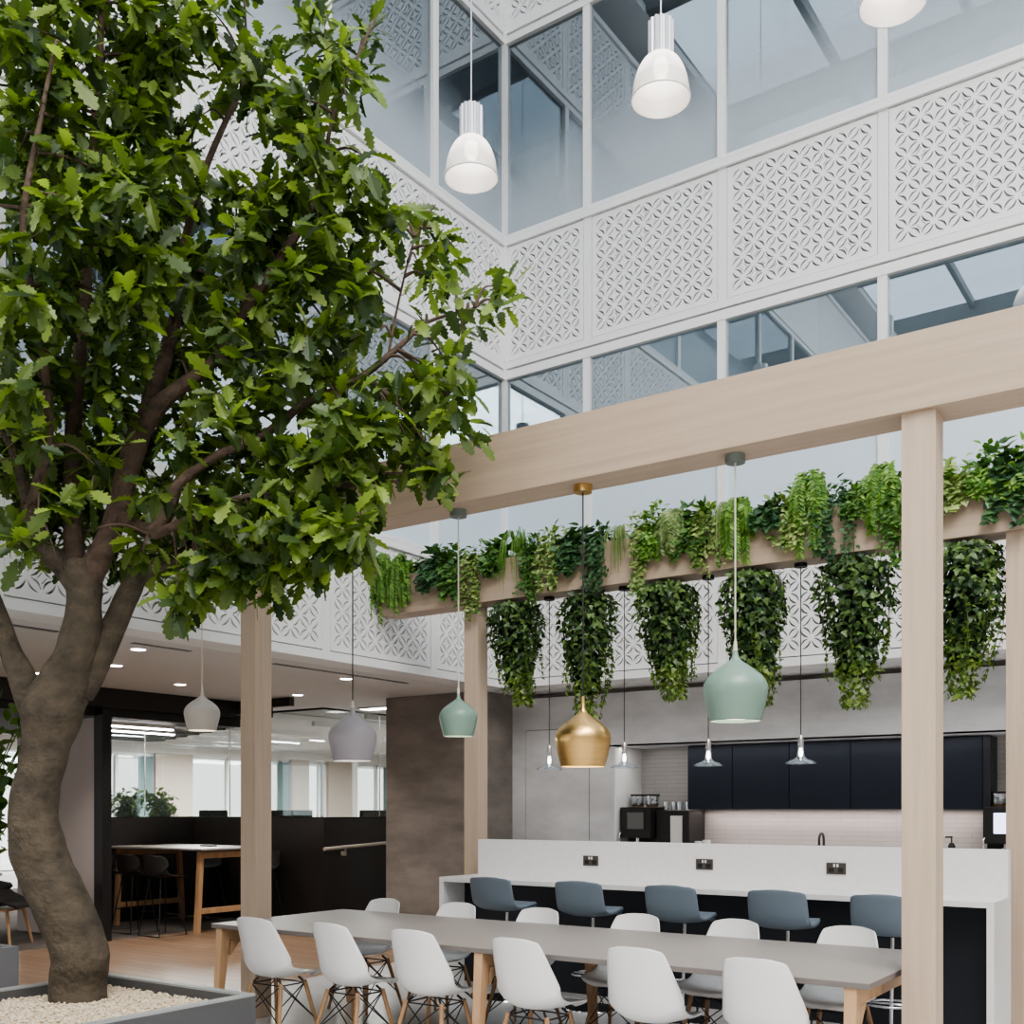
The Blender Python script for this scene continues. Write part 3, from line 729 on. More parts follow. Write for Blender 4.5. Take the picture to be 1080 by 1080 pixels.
k = 0
for x, y0, y1, z, nm in ((-11.75, 7.9, 9.1, 2.58, 'over the high table, front'), (-12.5, 8.6, 9.7, 2.58, 'over the high table, rear'),
                     (-14.5, 9.5, 14.5, 2.88, 'in the office, first row'), (-15.8, 9.5, 15.5, 2.88, 'in the office, second row'), (-17.2, 9.5, 16, 2.88, 'in the office, third row'), (-18.5, 10, 17, 2.88, 'in the office, fourth row'),
                     (-12.6, 12.5, 18, 2.88, 'right part of the office, first row'), (-14.2, 16, 21, 2.88, 'right part of the office, second row'), (-11.0, 12.0, 15, 2.88, 'right part of the office beside the column')):
    t = thing('linear_light', 'long lit linear ceiling light %s' % nm, 'light', (x, (y0+y1)/2, z), 0, 'linear lights')
    h = (y1-y0)/2
    MB().box(-.035, .035, -h, h, .012, ZS-z if z > 2.7 else .06).build('housing', M['shell'], t)
    if z < 2.7:
        for q in (-h*.7, h*.7): MB().tube([(0, q, .06), (0, q, 2.71-z)], .004, 6).build('suspension_rod', M['wire'], t); MB().box(-.03, .03, -h+.02, h-.02, 0, .011).build('diffuser', M['linglow'], t)
t = thing('ceiling_light', 'square lit panel light in the ceiling beyond the column', 'light', (-9.9, 11.3, ZS-.001))
MB().box(-.5, .5, -.12, .12, -.02, 0).build('frame', M['shell'], t); MB().box(-.47, .47, -.10, .10, -.026, -.021).build('diffuser', M['linglow'], t)

# handrail on the black wall
t = thing('handrail', 'pale timber handrail fixed to the black booth wall', 'handrail', (-10.10, 10.9, 1.05))
MB().tube([(0, -.68, -.03), (0, 2.6, .10)], .024, 12).build('rail', M['cream'], t, smooth=True, angle=40)
for y in (-.28, 1.9): 
    b = MB(); b.tube([(0, y, -.02+y*.038), (0, y, -.07+y*.038), (-.075, y, -.09+y*.038)], .012, 8); b.lathe([(1e-5, -.03), (.035, -.03), (.035, .03), (1e-5, .03)], 16, (-.03, y, -.09+y*.038)); b.build('bracket', M['cream'], t, smooth=True, angle=40)

# ------------------------------------------------------------------ high meeting table and stools in the booth
HX0, HX1, HY0, HY1 = -12.6, -10.72, 8.72, 9.85
t = thing('high_table', 'high black topped meeting table on oak A frame legs in the booth', 'table', ((HX0+HX1)/2, (HY0+HY1)/2, 0))
hx, hy = (HX1-HX0)/2, (HY1-HY0)/2
MB().box(-hx, hx, -hy, hy, 1.03, 1.055).build('tabletop', M['tabletop'], t, bevel=.003)
MB().box(-hx, hx, -hy+.002, hy-.002, 1.018, 1.0295).build('top_edge', M['black'], t)
for x in (-hx+.12, hx-.12):
    for s in (-1, 1):
        MB().bar((x, s*(hy-.09), 1.018), (x, s*(hy-.03), 0), .07, .06, up=(0, 1, 0)).build('leg', M['wood'], t, bevel=.004)
    MB().bar((x, -hy+.06, .97), (x, hy-.06, .97), .06, .08).build('cross_rail', M['wood'], t, bevel=.004)
    MB().bar((x, -hy+.05, .27), (x, hy-.05, .27), .055, .07).build('foot_rail', M['wood'], t, bevel=.004)
tag(MB().box(-.12, .12, -.04, .04, 0, .018).build('table_power_unit', M['black'], None, bevel=.004), 'flat black cable box lying on the high table', 'cable box')
bpy.context.scene.objects['table_power_unit'].location = (-11.35, 9.35, 1.0551)
HS = [(.20, .70, .15, 0, 0), (.17, .715, .20, .006, 0), (.05, .712, .215, .02, 0), (-.08, .715, .22, .05, .01), (-.15, .745, .225, .09, .04), (-.18, .82, .235, .05, .10), (-.20, .92, .225, 0, .11), (-.21, .975, .205, -.01, .09), (-.212, .99, .15, -.01, .06)]
hs = thing('high_stool', '', 'stool')
o = bpy.data.objects.new('seat_shell', shell_mesh('seat_shell', M['upholstery'], HS, th=.012)); col.objects.link(o); o.parent = hs
for sx in (-1, 1):
    MB().tube([(sx*.10, .12, .70), (sx*.20, .20, .01), (sx*.20, -.20, .01), (sx*.10, -.10, .70)], .008, 8).build('sled_leg', M['wire'], hs, smooth=True, angle=40)
b = MB(); b.tube([(-.175, .18, .25), (.175, .18, .25)], .008, 8); b.tube([(-.2, -.2, .01), (.2, -.2, .01)], .008, 8); b.build('footrest', M['wire'], hs, smooth=True)
HL = [(-12.15, 8.40, 0, 'front side of the high table, leftmost'), (-11.58, 8.38, 0, 'front side of the high table, middle'), (-11.0, 8.36, 0, 'front side of the high table, rightmost'),
      (-12.2, 10.02, PI, 'far side of the high table, left'), (-11.05, 10.02, PI, 'far side of the high table, right')]
for i, (x, y, rz, nm) in enumerate(HL):
    lab = 'black high stool on a wire sled base, '+nm
    if i == 0: hs.location = (x, y, 0); hs['label'] = lab; hs['group'] = 'black high stools'
    else: dup(hs, (x, y, 0), rz, lab, 'black high stools')

# lounge corner left of the trunk
t = thing('lounge_chair', 'black upholstered tub chair with pale wooden legs left of the tree trunk', 'chair', (-11.75, 6.75, 0), R(-60))
TUB = [(.27, .43, .20, 0, 0), (.25, .46, .27, .0, 0), (.10, .45, .29, .06, 0), (-.08, .44, .30, .16, .02), (-.18, .50, .30, .18, .10), (-.23, .60, .30, .08, .18), (-.26, .70, .28, 0, .17), (-.27, .75, .22, -.03, .12)]
o = bpy.data.objects.new('tub_seat', shell_mesh('tub_seat', M['upholstery'], TUB, th=.03)); col.objects.link(o); o.parent = t
for sx in (-1, 1):
    for sy in (-1, 1): MB().tube([(sx*.17, sy*.15, .43), (sx*.24, sy*.23, 0)], [.022, .014], 10).build('leg', M['wood'], t, smooth=True, angle=40)
MB().box(-.19, .19, -.17, .17, .395, .42).build('seat_frame', M['wood'], t, bevel=.003)
t = thing('round_table', 'round pale topped cafe table half hidden behind the trunk', 'table', (-13.1, 6.95, 0))
MB().cyl((0, 0, .72), .50, .025, 40).build('tabletop', M['tabletop'], t, smooth=True, angle=40)
MB().tube([(0, 0, .72), (0, 0, .02)], .03, 12).build('column', M['black'], t, smooth=True, angle=40)
MB().cyl((0, 0, 0), .26, .02, 32).build('base', M['black'], t, smooth=True, angle=40)
for i, (x, y, rz) in enumerate(((-13.6, 11.3, 1.2), (-12.0, 11.2, .4), (-11.0, 12.2, .9), (-13.0, 12.6, .2))):
    t = thing('office_chair', 'dark office chair back just showing above the black wall, %s' % ('left', 'second', 'right end', 'third')[i], 'chair', (x, y, 0), rz, 'office chairs behind the glass')
    b = MB(); b.box(-.23, .23, -.03, .03, .95, 1.53); b.build('backrest', M['upholstery'], t, bevel=.025)
    MB().box(-.24, .24, .05, .50, .45, .53).build('seat', M['upholstery'], t, bevel=.03)
    b = MB(); b.tube([(0, -.02, .98), (0, .02, .45), (0, .25, .40)], .02, 8); b.tube([(0, .26, .45), (0, .26, .06)], .025, 8); b.build('spine', M['black'], t)
    b = MB()
    for k in range(5): a = 2*PI*k/5; b.tube([(0, .26, .09), (.28*math.cos(a), .26+.28*math.sin(a), .03)], .018, 6)
    b.build('star_base', M['black'], t)

# ------------------------------------------------------------------ planters, gravel
def planter(name, x0, x1, y0, y1, h, label, m, mr):
    t = thing('planter', label, 'planter', ((x0+x1)/2, (y0+y1)/2, 0)); a, c = (x1-x0)/2, (y1-y0)/2; tk = .055
    b = MB()
    for q in ((-a, a, -c, -c+tk), (-a, a, c-tk, c), (-a, -a+tk, -c+tk, c-tk), (a-tk, a, -c+tk, c-tk)): b.box(q[0], q[1], q[2], q[3], 0, h-.012)
    b.build('tub', m, t)
    b = MB()
    for q in ((-a, a, -c, -c+tk), (-a, a, c-tk, c), (-a, -a+tk, -c+tk, c-tk), (a-tk, a, -c+tk, c-tk)): b.box(q[0], q[1], q[2], q[3], h-.012, h)
    b.build('rim', mr, t)
    return t
planter('p', -6.05, -4.68, 2.85, 4.19, .50, 'large square grey planter holding the big tree in cream gravel', M['planter'], M['planter_rim'])
planter('q', -9.1, -7.78, 3.5, 4.6, .50, 'light grey planter at the left edge behind the tree planter', M['planter_light'], M['planter_light'])
b = MB(); rg = random.Random(5)
b.box(-6.0, -4.73, 2.90, 4.14, .36, .425)
for k in range(5200):
    x = rg.uniform(-5.99, -4.745); y = rg.uniform(2.91, 4.13); r = rg.uniform(.007, .016); z = .425+rg.uniform(0, .015)
    a = rg.uniform(0, 6.3); e = rg.uniform(.55, .9)
    vs = [Vector(v) for v in ((r,0,0),(0,r*e,0),(-r,0,0),(0,-r*e,0),(0,0,r*.7),(0,0,-r*.7))]
    rm = Matrix.Rotation(a, 3, 'Z') @ Matrix.Rotation(rg.uniform(-.5, .5), 3, 'X')
    b.add([rm @ v+Vector((x, y, z)) for v in vs], [(0,1,4),(1,2,4),(2,3,4),(3,0,4),(1,0,5),(2,1,5),(3,2,5),(0,3,5)])
o = b.build('gravel', M['gravel'], None, smooth=False); tag(o, 'cream gravel filling the tree planter', 'gravel'); o['kind'] = 'stuff'
tag(MB().box(-9.045, -7.835, 3.555, 4.545, .38, .44).build('soil', M['bark']), 'dark soil in the left edge planter', 'soil')

# ------------------------------------------------------------------ foliage helpers
OAK = [(0, 0), (.06, .05), (.15, .07), (.20, .17), (.28, .12), (.36, .24), (.45, .15), (.56, .28), (.65, .17), (.76, .24), (.83, .13), (.93, .13), (1.0, .0)]
def add_leaf(mb, p, dirv, up, L, shape, colr, droop=.15, wid=1.0, fold=.25):
    d = dirv.normalized(); s = d.cross(up)
    if s.length < 1e-3: s = Vector((1, 0, 0))
    s.normalize(); n = s.cross(d)
    vs = []
    def pt(t, w): return p+d*(t*L)+s*(w*L*wid)+n*(abs(w)*fold*L-droop*L*t*t)
    m = len(shape)
    mid = [pt(t, 0) for t, w in shape]; lf = [pt(t, w) for t, w in shape]; rt = [pt(t, -w) for t, w in shape]
    vs = mid+lf[1:-1]+rt[1:-1]; fs = []
    k = m-2
    for i in range(m-1):
        def l(i): return i if i in (0, m-1) else m+i-1
        def r_(i): return i if i in (0, m-1) else m+k+i-1
        for fn, rev in ((l, 0), (r_, 1)):
            f = [i, i+1, fn(i+1), fn(i)]; f = list(dict.fromkeys(f))
            if rev: f = f[::-1]
            if len(f) > 2: fs.append(tuple(f))
    mb.add(vs, fs, colr)
def rdir(rg): 
    while True:
        v = Vector((rg.uniform(-1, 1), rg.uniform(-1, 1), rg.uniform(-1, 1)))
        if .05 < v.length < 1: return v.normalized()
def leafcol(rg, dark, light, bias=1.0):
    t = rg.random()**bias; k = rg.uniform(.8, 1.2); c = lerp3(dark, light, t); return (c[0]*k, c[1]*k, c[2]*k)

# ------------------------------------------------------------------ the tree
tree = thing('tree', 'large oak tree with curved trunk and lobed green leaves standing in the grey planter', 'tree', P(84, 1054, 6.3))
T0 = tree.location.copy()
def TP(px, py, d=6.3): return P(px, py, d)-T0
def limb(pts, n=5):
    """pts: (px, py, widthpx, depth) -> smoothed points and radii"""
    raw = [(*TP(a, b_, d), w*d/(2*FPX)) for a, b_, w, d in pts]
    c = catmull(raw, n); return [Vector(q[:3]) for q in c], [max(.002, q[3]) for q in c]
limbs = []
def add_limb(name, pts, n=14, wob=.10, m='bark'):
    p, r = limb(pts); limbs.append((p, r))
    b = MB(); b.tube(p, r, n, wob=wob); o = b.build(name, M[m], tree, smooth=True)
    sub = o.modifiers.new('sub', 'SUBSURF'); sub.levels = 1; sub.render_levels = 1
    return o
D = 6.3
add_limb('trunk', [(82, 1062, 60, D), (82, 1040, 57, D), (85, 1010, 60, D), (77, 982, 57, D), (58, 940, 58, D), (46, 915, 56, D), (37, 880, 53, D), (36, 850, 51, D), (43, 812, 46, D), (49, 782, 49, D), (55, 752, 62, D), (66, 725, 56, D), (78, 700, 46, D),
                   (86, 660, 40, D), (89, 635, 35, D), (88, 612, 40, D), (86, 592, 44, D)], 24, .11)
add_limb('branch', [(40, 770, 30, D), (36, 745, 34, D), (24, 715, 29, D), (12, 690, 24, D), (0, 655, 21, D-.05), (-14, 615, 19, D-.1), (-24, 560, 16, D-.2), (-20, 480, 12, D-.3), (-10, 400, 8, D-.4)], 14)
add_limb('branch', [(84, 735, 26, D+.05), (103, 700, 28, D+.05), (120, 660, 26, D+.1), (138, 622, 24, D+.1), (150, 606, 17, D+.15), (180, 590, 12, D+.2), (222, 570, 9, D+.3), (280, 560, 6, D+.3)], 12)
add_limb('branch', [(84, 615, 34, D), (70, 598, 30, D), (50, 582, 22, D-.1), (38, 560, 18, D-.2), (22, 500, 13, D-.3), (6, 460, 9, D-.4), (-20, 430, 7, D-.4)], 12)
add_limb('branch', [(80, 600, 24, D), (77, 560, 21, D+.0), (76, 500, 18, D+.05), (78, 440, 17, D+.1), (84, 380, 15, D+.1), (90, 320, 13, D+.1), (94, 240, 11, D+.1), (100, 140, 10, D), (106, 40, 8, D-.1), (108, -40, 6, D-.1)], 12, m='bark2')
add_limb('branch', [(92, 610, 34, D), (108, 580, 26, D-.05), (122, 545, 24, D-.1), (132, 505, 25, D-.1), (148, 455, 24, D-.15), (170, 425, 20, D-.2), (195, 405, 16, D-.2), (218, 388, 13, D-.2), (240, 362, 14, D-.2), (258, 328, 13, D-.25), (284, 290, 12, D-.3), (318, 238, 9, D-.3), (340, 190, 6, D-.3), (352, 120, 4, D-.3), (396, 18, 3, D-.2)], 12, m='bark2')
add_limb('branch', [(148, 455, 20, D-.15), (165, 405, 18, D-.0), (176, 370, 16, D+.1), (186, 330, 14, D+.2), (190, 280, 10, D+.2), (200, 235, 9, D+.2), (216, 180, 8, D+.2), (238, 128, 6, D+.2), (262, 80, 4, D+.2)], 10, m='bark2')
add_limb('branch', [(125, 545, 18, D-.1), (160, 560, 16, D-.25), (176, 540, 17, D-.3), (190, 510, 13, D-.35), (230, 480, 10, D-.4), (274, 462, 9, D-.4), (315, 430, 9, D-.4), (345, 415, 8, D-.4), (385, 395, 7, D-.4), (425, 362, 6, D-.35), (450, 340, 4, D-.3), (500, 325, 3, D-.3)], 10, m='bark2')
add_limb('branch', [(160, 565, 12, D-.25), (200, 548, 10, D-.4), (232, 532, 8, D-.5), (280, 520, 6, D-.6), (340, 520, 4, D-.6)], 8, m='bark2')
add_limb('branch', [(30, 540, 12, D-.3), (50, 470, 12, D-.5), (48, 400, 10, D-.6), (40, 340, 9, D-.7), (24, 240, 8, D-.8), (40, 140, 6, D-.8), (60, 40, 4, D-.8)], 10, m='bark2')
add_limb('branch', [(410, 372, 4, D-.35), (420, 320, 3, D-.3), (438, 250, 2.5, D-.3), (460, 215, 2, D-.3)], 6, m='bark2')
# leaf blobs (px, py, rx, ry, leaves, depth offset)
BL = [(35, 30, 55, 45, 130, -.5), (60, 90, 60, 50, 120, -.4), (150, 25, 70, 45, 170, .0), (165, 75, 45, 45, 130, .1), (150, 130, 40, 45, 120, .1), (20, 160, 45, 60, 110, -.6),
      (90, 165, 60, 40, 90, -.4), (225, 12, 22, 18, 22, .1), (178, 165, 22, 22, 40, .2), (130, 200, 60, 30, 110, -.6), (60, 230, 70, 45, 150, -.7), (150, 250, 50, 35, 110, -.5), (215, 215, 30, 30, 36, .1),
      (215, 120, 16, 26, 14, .2), (255, 85, 24, 28, 40, .1), (275, 60, 26, 30, 46, .0), (300, 110, 36, 34, 80, -.2), (335, 60, 24, 44, 64, -.3), (365, 75, 28, 34, 52, -.3), (322, 150, 34, 30, 70, -.3), (385, 48, 18, 22, 18, -.2), (370, 110, 14, 14, 9, -.2),
      (30, 310, 55, 45, 130, -.7), (110, 310, 60, 45, 150, -.5), (185, 290, 50, 45, 130, -.2), (250, 240, 36, 44, 100, -.1), (285, 200, 40, 34, 100, -.2), (330, 220, 44, 40, 130, -.4), (376, 185, 20, 22, 30, -.4), (385, 165, 20, 9, 10, -.3),
      (300, 290, 50, 45, 150, -.3), (362, 285, 40, 45, 120, -.4), (245, 320, 50, 45, 140, -.1), (400, 240, 20, 24, 24, -.3), (425, 240, 26, 20, 30, -.3), (455, 232, 22, 18, 22, -.3), (480, 262, 24, 10, 12, -.3), (470, 275, 16, 6, 8, -.3), (440, 275, 14, 18, 12, -.3),
      (455, 300, 22, 16, 18, -.3), (480, 305, 18, 12, 12, -.3), (520, 302, 20, 14, 14, -.3), (528, 325, 16, 12, 13, -.3), (495, 330, 18, 10, 12, -.3), (488, 352, 18, 12, 13, -.3), (450, 340, 14, 12, 9, -.3),
      (470, 380, 28, 20, 32, -.3), (440, 400, 40, 26, 70, -.4), (475, 420, 30, 22, 40, -.4), (490, 445, 18, 12, 14, -.35), (400, 350, 18, 14, 12, -.4), (410, 440, 34, 26, 70, -.4), (450, 470, 24, 26, 34, -.4), (470, 500, 12, 18, 12, -.4), (478, 515, 7, 7, 5, -.4),
      (20, 400, 50, 50, 120, -.7), (100, 400, 60, 45, 120, -.3), (185, 380, 50, 45, 120, -.3), (255, 400, 50, 45, 140, -.3), (320, 370, 46, 44, 120, -.4), (360, 430, 42, 36, 110, -.5), (365, 480, 44, 30, 100, -.5), (430, 500, 14, 18, 14, -.5),
      (30, 480, 55, 45, 130, -.7), (100, 490, 50, 40, 80, -.5), (40, 545, 45, 25, 60, -.7), (90, 560, 40, 25, 40, -.6), (20, 575, 30, 14, 20, -.7), (62, 595, 26, 10, 9, -.6), (185, 460, 50, 40, 110, -.5), (255, 470, 50, 40, 130, -.5), (320, 500, 40, 34, 100, -.6),
      (180, 530, 46, 36, 90, -.4), (245, 545, 46, 34, 130, -.5), (310, 555, 44, 28, 110, -.6), (355, 560, 22, 28, 44, -.6), (365, 585, 12, 22, 18, -.6), (150, 580, 24, 22, 34, -.2), (205, 590, 36, 24, 80, -.4), (270, 590, 38, 22, 90, -.5), (320, 595, 18, 18, 26, -.5), (335, 600, 8, 10, 5, -.5),
      (200, 615, 30, 16, 40, -.4), (190, 640, 14, 16, 16, -.4), (250, 612, 30, 14, 34, -.5), (290, 622, 12, 14, 10, -.5), (295, 635, 6, 8, 4, -.5), (215, 628, 12, 12, 10, -.4), (130, 600, 14, 14, 9, .1)]
rg = random.Random(11)
lproj = []
for lp, lr in limbs:
    for q, r_ in zip(lp, lr):
        if r_ > .02:
            w_ = q+T0; dd = w_.x*FW[0]+w_.y*FW[1]; lproj.append((CX+FPX*(w_.x*RT[0]+w_.y*RT[1])/dd, YH-FPX*(w_.z-EYE)/dd, r_*FPX/dd, dd))
BL += [(-85, 80, 70, 80, 130, -.3), (-80, 230, 70, 80, 140, -.5), (-75, 380, 65, 70, 120, -.5), (-60, 490, 50, 40, 60, -.5), (50, -60, 80, 50, 150, -.3), (160, -60, 80, 50, 150, 0), (-60, -40, 60, 50, 90, -.2), (110, -130, 70, 40, 90, -.1), (255, -35, 40, 24, 40, .1), (40, 430, 60, 60, 90, -.3), (110, 450, 60, 50, 90, .4), (60, 510, 60, 40, 80, .3), (20, 540, 40, 30, 50, -.4), (440, 485, 34, 22, 44, -.4), (468, 495, 14, 20, 18, -.4), (395, 510, 20, 16, 24, -.5), (375, 560, 18, 24, 30, -.6), (150, 585, 30, 16, 30, -.3), (240, 600, 40, 22, 50, -.5), (60, 120, 80, 110, 120, .8), (150, 130, 60, 120, 90, .9), (60, 330, 90, 110, 170, .7), (180, 330, 80, 110, 150, .8), (290, 330, 70, 100, 130, .7), (370, 380, 50, 80, 70, .5), (90, 500, 90, 60, 80, .7), (230, 510, 80, 70, 110, .6), (320, 500, 60, 60, 80, .5)]
fol = MB(); tw = MB()
allp = [(q, r) for p, rr_ in limbs for q, r in zip(p, rr_)]
DK, LT, BR = (.038, .070, .026), (.172, .25, .054), (.29, .385, .10)
for (px, py, rx, ry, n, dz) in BL:
    cpt = TP(px, py, D+dz); sc = (D+dz)/FPX
    # twig from the nearest limb point
    near = min(allp, key=lambda q: (q[0]-cpt).length)[0]
    if (near-cpt).length < 2.2:
        midp = (near+cpt)/2+Vector((0, 0, .05))
        tw.tube(catmull([tuple(near), tuple(midp), tuple(cpt)], 4), [.011, .010, .009, .008, .007, .006, .005, .004, .003], 6)
    n = int(n*(1.35 if px < 200 else 1.15))
    sub = max(2, n//9)
    for s_ in range(sub):
        # leaf sprays: each a short twig tip with a rosette of leaves
        while True:
            u, v, w_ = rg.uniform(-1, 1), rg.uniform(-1, 1), rg.uniform(-1, 1)
            if u*u+v*v+w_*w_ < 1: break
        qx, qy, qd = px+u*rx*.92, py+v*ry*.92, D+dz+w_*.42
        for (lx, ly, lr, ld) in lproj:       # keep the limbs from being buried: most sprays sit beside or behind them
            if abs(qx-lx) < lr+9 and abs(qy-ly) < lr+9 and qd < ld+.15 and rg.random() < .50: qd = ld+rg.uniform(.25, .6)
        q = TP(qx, qy, qd)
        if n > 20 and rg.random() < .5: tw.tube([q+(cpt-q)*.55, q], [.004, .002], 5)
        out = (q-cpt).normalized() if (q-cpt).length > .01 else Vector((0, 0, 1))
        m = max(3, round(n/sub)); bright = rg.random()
        for k in range(m):
            dv = (out*.55+rdir(rg)*.9+Vector((0, 0, -.25))).normalized()
            L = rg.uniform(.105, .175)*(1.0 if px > 380 else 1.08)*(.88 if n < 24 else 1)
            up = (Vector((0, 0, 1))+rdir(rg)*.7-Vector((FW[0], FW[1], 0))*.45).normalized()
            c = leafcol(rg, DK, LT, 1.25) if rg.random() > .16+.14*(bright > .7) else leafcol(rg, LT, BR)
            add_leaf(fol, q+rdir(rg)*.055, dv, up, L, OAK, c, rg.uniform(0, .35), rg.uniform(.85, 1.1), rg.uniform(.05, .4))
fol.build('foliage', M['oakleaf'], tree)
tw.build('twigs', M['bark2'], tree, smooth=True)['kind'] = 'stuff'

# shrub in the left planter and plants behind the glass
LEAF5 = [(0, 0), (.22, .22), (.5, .30), (.78, .18), (1, 0)]
HEART = [(0, 0), (.05, .24), (.28, .40), (.6, .30), (1, 0)]
IVY = [(0, 0), (.08, .30), (.30, .42), (.42, .24), (.68, .20), (1, 0)]
THIN = [(0, 0), (.35, .07), (.7, .06), (1, 0)]
def shrub(name, label, loc, h, r, n, L, dark, light, seed, group=None, cat='plant'):
    rg = random.Random(seed); t = thing(name, label, cat, loc, 0, group); f = MB(); s = MB()
    for k in range(max(4, n//28)):
        a = rg.uniform(0, 6.28); e = Vector((math.cos(a)*r*rg.random(), math.sin(a)*r*rg.random(), h*rg.uniform(.5, 1)))
        s.tube(catmull([(0, 0, 0), (e.x*.3, e.y*.3, e.z*.5), tuple(e)], 4), .006, 5)
        for q in range(28):
            tt = rg.uniform(.15, 1.02); p = Vector((e.x*tt*tt, e.y*tt*tt, e.z*tt))+rdir(rg)*r*.28
            p.z = max(.02, p.z)
            add_leaf(f, p, (rdir(rg)+Vector((0, 0, .1))), (Vector((0, 0, 1))+rdir(rg)*.6), L*rg.uniform(.7, 1.2), LEAF5, leafcol(rg, dark, light), .3)
    s.build('stem', M['stem'], t); f.build('foliage', M['ivyleaf'], t); return t
shrub('leafy_shrub', 'tall leafy green shrub growing in the planter at the left edge', (-8.22, 4.3, .44), 2.1, .74, 1600, .15, (.02, .06, .015), (.12, .22, .04), 21)
for i, y in enumerate((8.9, 9.45, 10.0)):
    shrub('low_plant', 'low green plant behind the glass above the high table, %s of three' % ('left', 'middle', 'right')[i], (-13.2, y, 1.36), .42, .36, 420, .10, (.04, .09, .02), (.20, .27, .08), 30+i, 'low plants behind the glass')
tag(MB().box(-13.5, -12.95, 8.4, 10.25, 0, 1.36).build('storage_unit', M['blackwall'], None, bevel=.004), 'dark storage unit carrying the low plants behind the glass screen', 'cabinet')

# ------------------------------------------------------------------ hanging ivy balls
ivn = ['leftmost', 'second from left', 'third from left', 'third from right', 'second from right', 'rightmost']
for i, x in enumerate((-5.69, -4.90, -4.124, -3.359, -2.533, -1.73)):
    rg = random.Random(50+i)
    t = thing('hanging_ivy', 'bushy dark ivy hanging under the rear beam, %s of six' % ivn[i], 'plant', (x, 8.25, ZB), 0, 'hanging ivy balls')
    f = MB(); s = MB()
    H = (.93, 1.08, .98, 1.06, 1.12, 1.10)[i]; RR = (.275, .265, .295, .285, .30, .285)[i]; sway = (.06, -.02, .05, .04, .0, -.03)[i]
    MB().lathe([(1e-5, -.20), (.09, -.20), (.12, -.05), (.125, -.04), (1e-5, -.04)], 20).build('pot', M['black'], t, smooth=True, angle=40)
    MB().tube([(0, 0, 0), (0, 0, -.05)], .006, 6).build('hook', M['black'], t)
    def prof(tt):                        # radius along the fall, 0 top .. 1 tip
        if tt < .08: return RR*lerp(.66, .95, tt/.08)
        if tt < .30: return RR*lerp(.95, 1.0, (tt-.08)/.22)
        if tt < .62: return RR*lerp(1.0, .50, (tt-.3)/.32)
        return RR*lerp(.50, .34, (tt-.62)/.38)
    for k in range(1500):
        tt = rg.random()**1.15; a = rg.uniform(0, 6.28); rad = prof(tt)*math.sqrt(rg.uniform(.45, 1.0))*(1+.12*noise.noise(Vector((a*1.3, tt*6, i*3.1))))
        if tt > .8 and rg.random() < .45: continue
        p = Vector((rad*math.cos(a)+sway*tt*tt*1.5, rad*math.sin(a), -.035-H*tt))
        o_ = Vector((math.cos(a)*.35, math.sin(a)*.35, -.55)); dv = (o_+rdir(rg)*.75)
        lt = (.17, .27, .075) if tt < .72 else (.25, .34, .08)
        dk = (.026, .062, .022) if tt < .7 else (.06, .12, .02)
        add_leaf(f, p, dv, (Vector((math.cos(a), math.sin(a), .45))+rdir(rg)*.35), rg.uniform(.040, .072)*(1 if tt < .75 else .8), IVY, leafcol(rg, dk, lt, 1.8 if tt < .7 else 1), .2, fold=.1)
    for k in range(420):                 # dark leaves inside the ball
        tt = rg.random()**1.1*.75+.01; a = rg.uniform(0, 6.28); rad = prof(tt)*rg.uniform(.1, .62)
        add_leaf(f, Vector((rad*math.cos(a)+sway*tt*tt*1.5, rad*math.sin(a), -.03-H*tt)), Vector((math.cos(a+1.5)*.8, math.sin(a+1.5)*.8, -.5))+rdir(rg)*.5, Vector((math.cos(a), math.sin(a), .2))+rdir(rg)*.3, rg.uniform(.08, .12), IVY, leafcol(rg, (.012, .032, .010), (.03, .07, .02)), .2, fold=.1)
    for k in range(16):                  # loose trailing strands
        a = rg.uniform(0, 6.28); z0 = rg.uniform(.35, .6); z1 = min(1.04, z0+rg.uniform(.2, .45)); r0 = prof(z0)
        pts = [Vector((r0*math.cos(a), r0*math.sin(a), -H*z0)), Vector((r0*.95*math.cos(a)+.02, r0*.95*math.sin(a), -H*(z0+z1)/2)), Vector((r0*.85*math.cos(a)+sway, r0*.85*math.sin(a), -H*z1))]
        pts = [Vector(q) for q in catmull([tuple(q) for q in pts], 5)]; s.tube(pts, .0025, 4)
        for q in pts[1:]:
            for r2 in range(2): add_leaf(f, q, rdir(rg)+Vector((0, 0, -.4)), Vector((0, 0, 1))+rdir(rg)*.5, rg.uniform(.03, .05), IVY, leafcol(rg, (.03, .08, .02), (.18, .28, .05)), .2)
    s.build('trailing_stems', M['stem'], t); f.build('foliage', M['ivyleaf'], t)

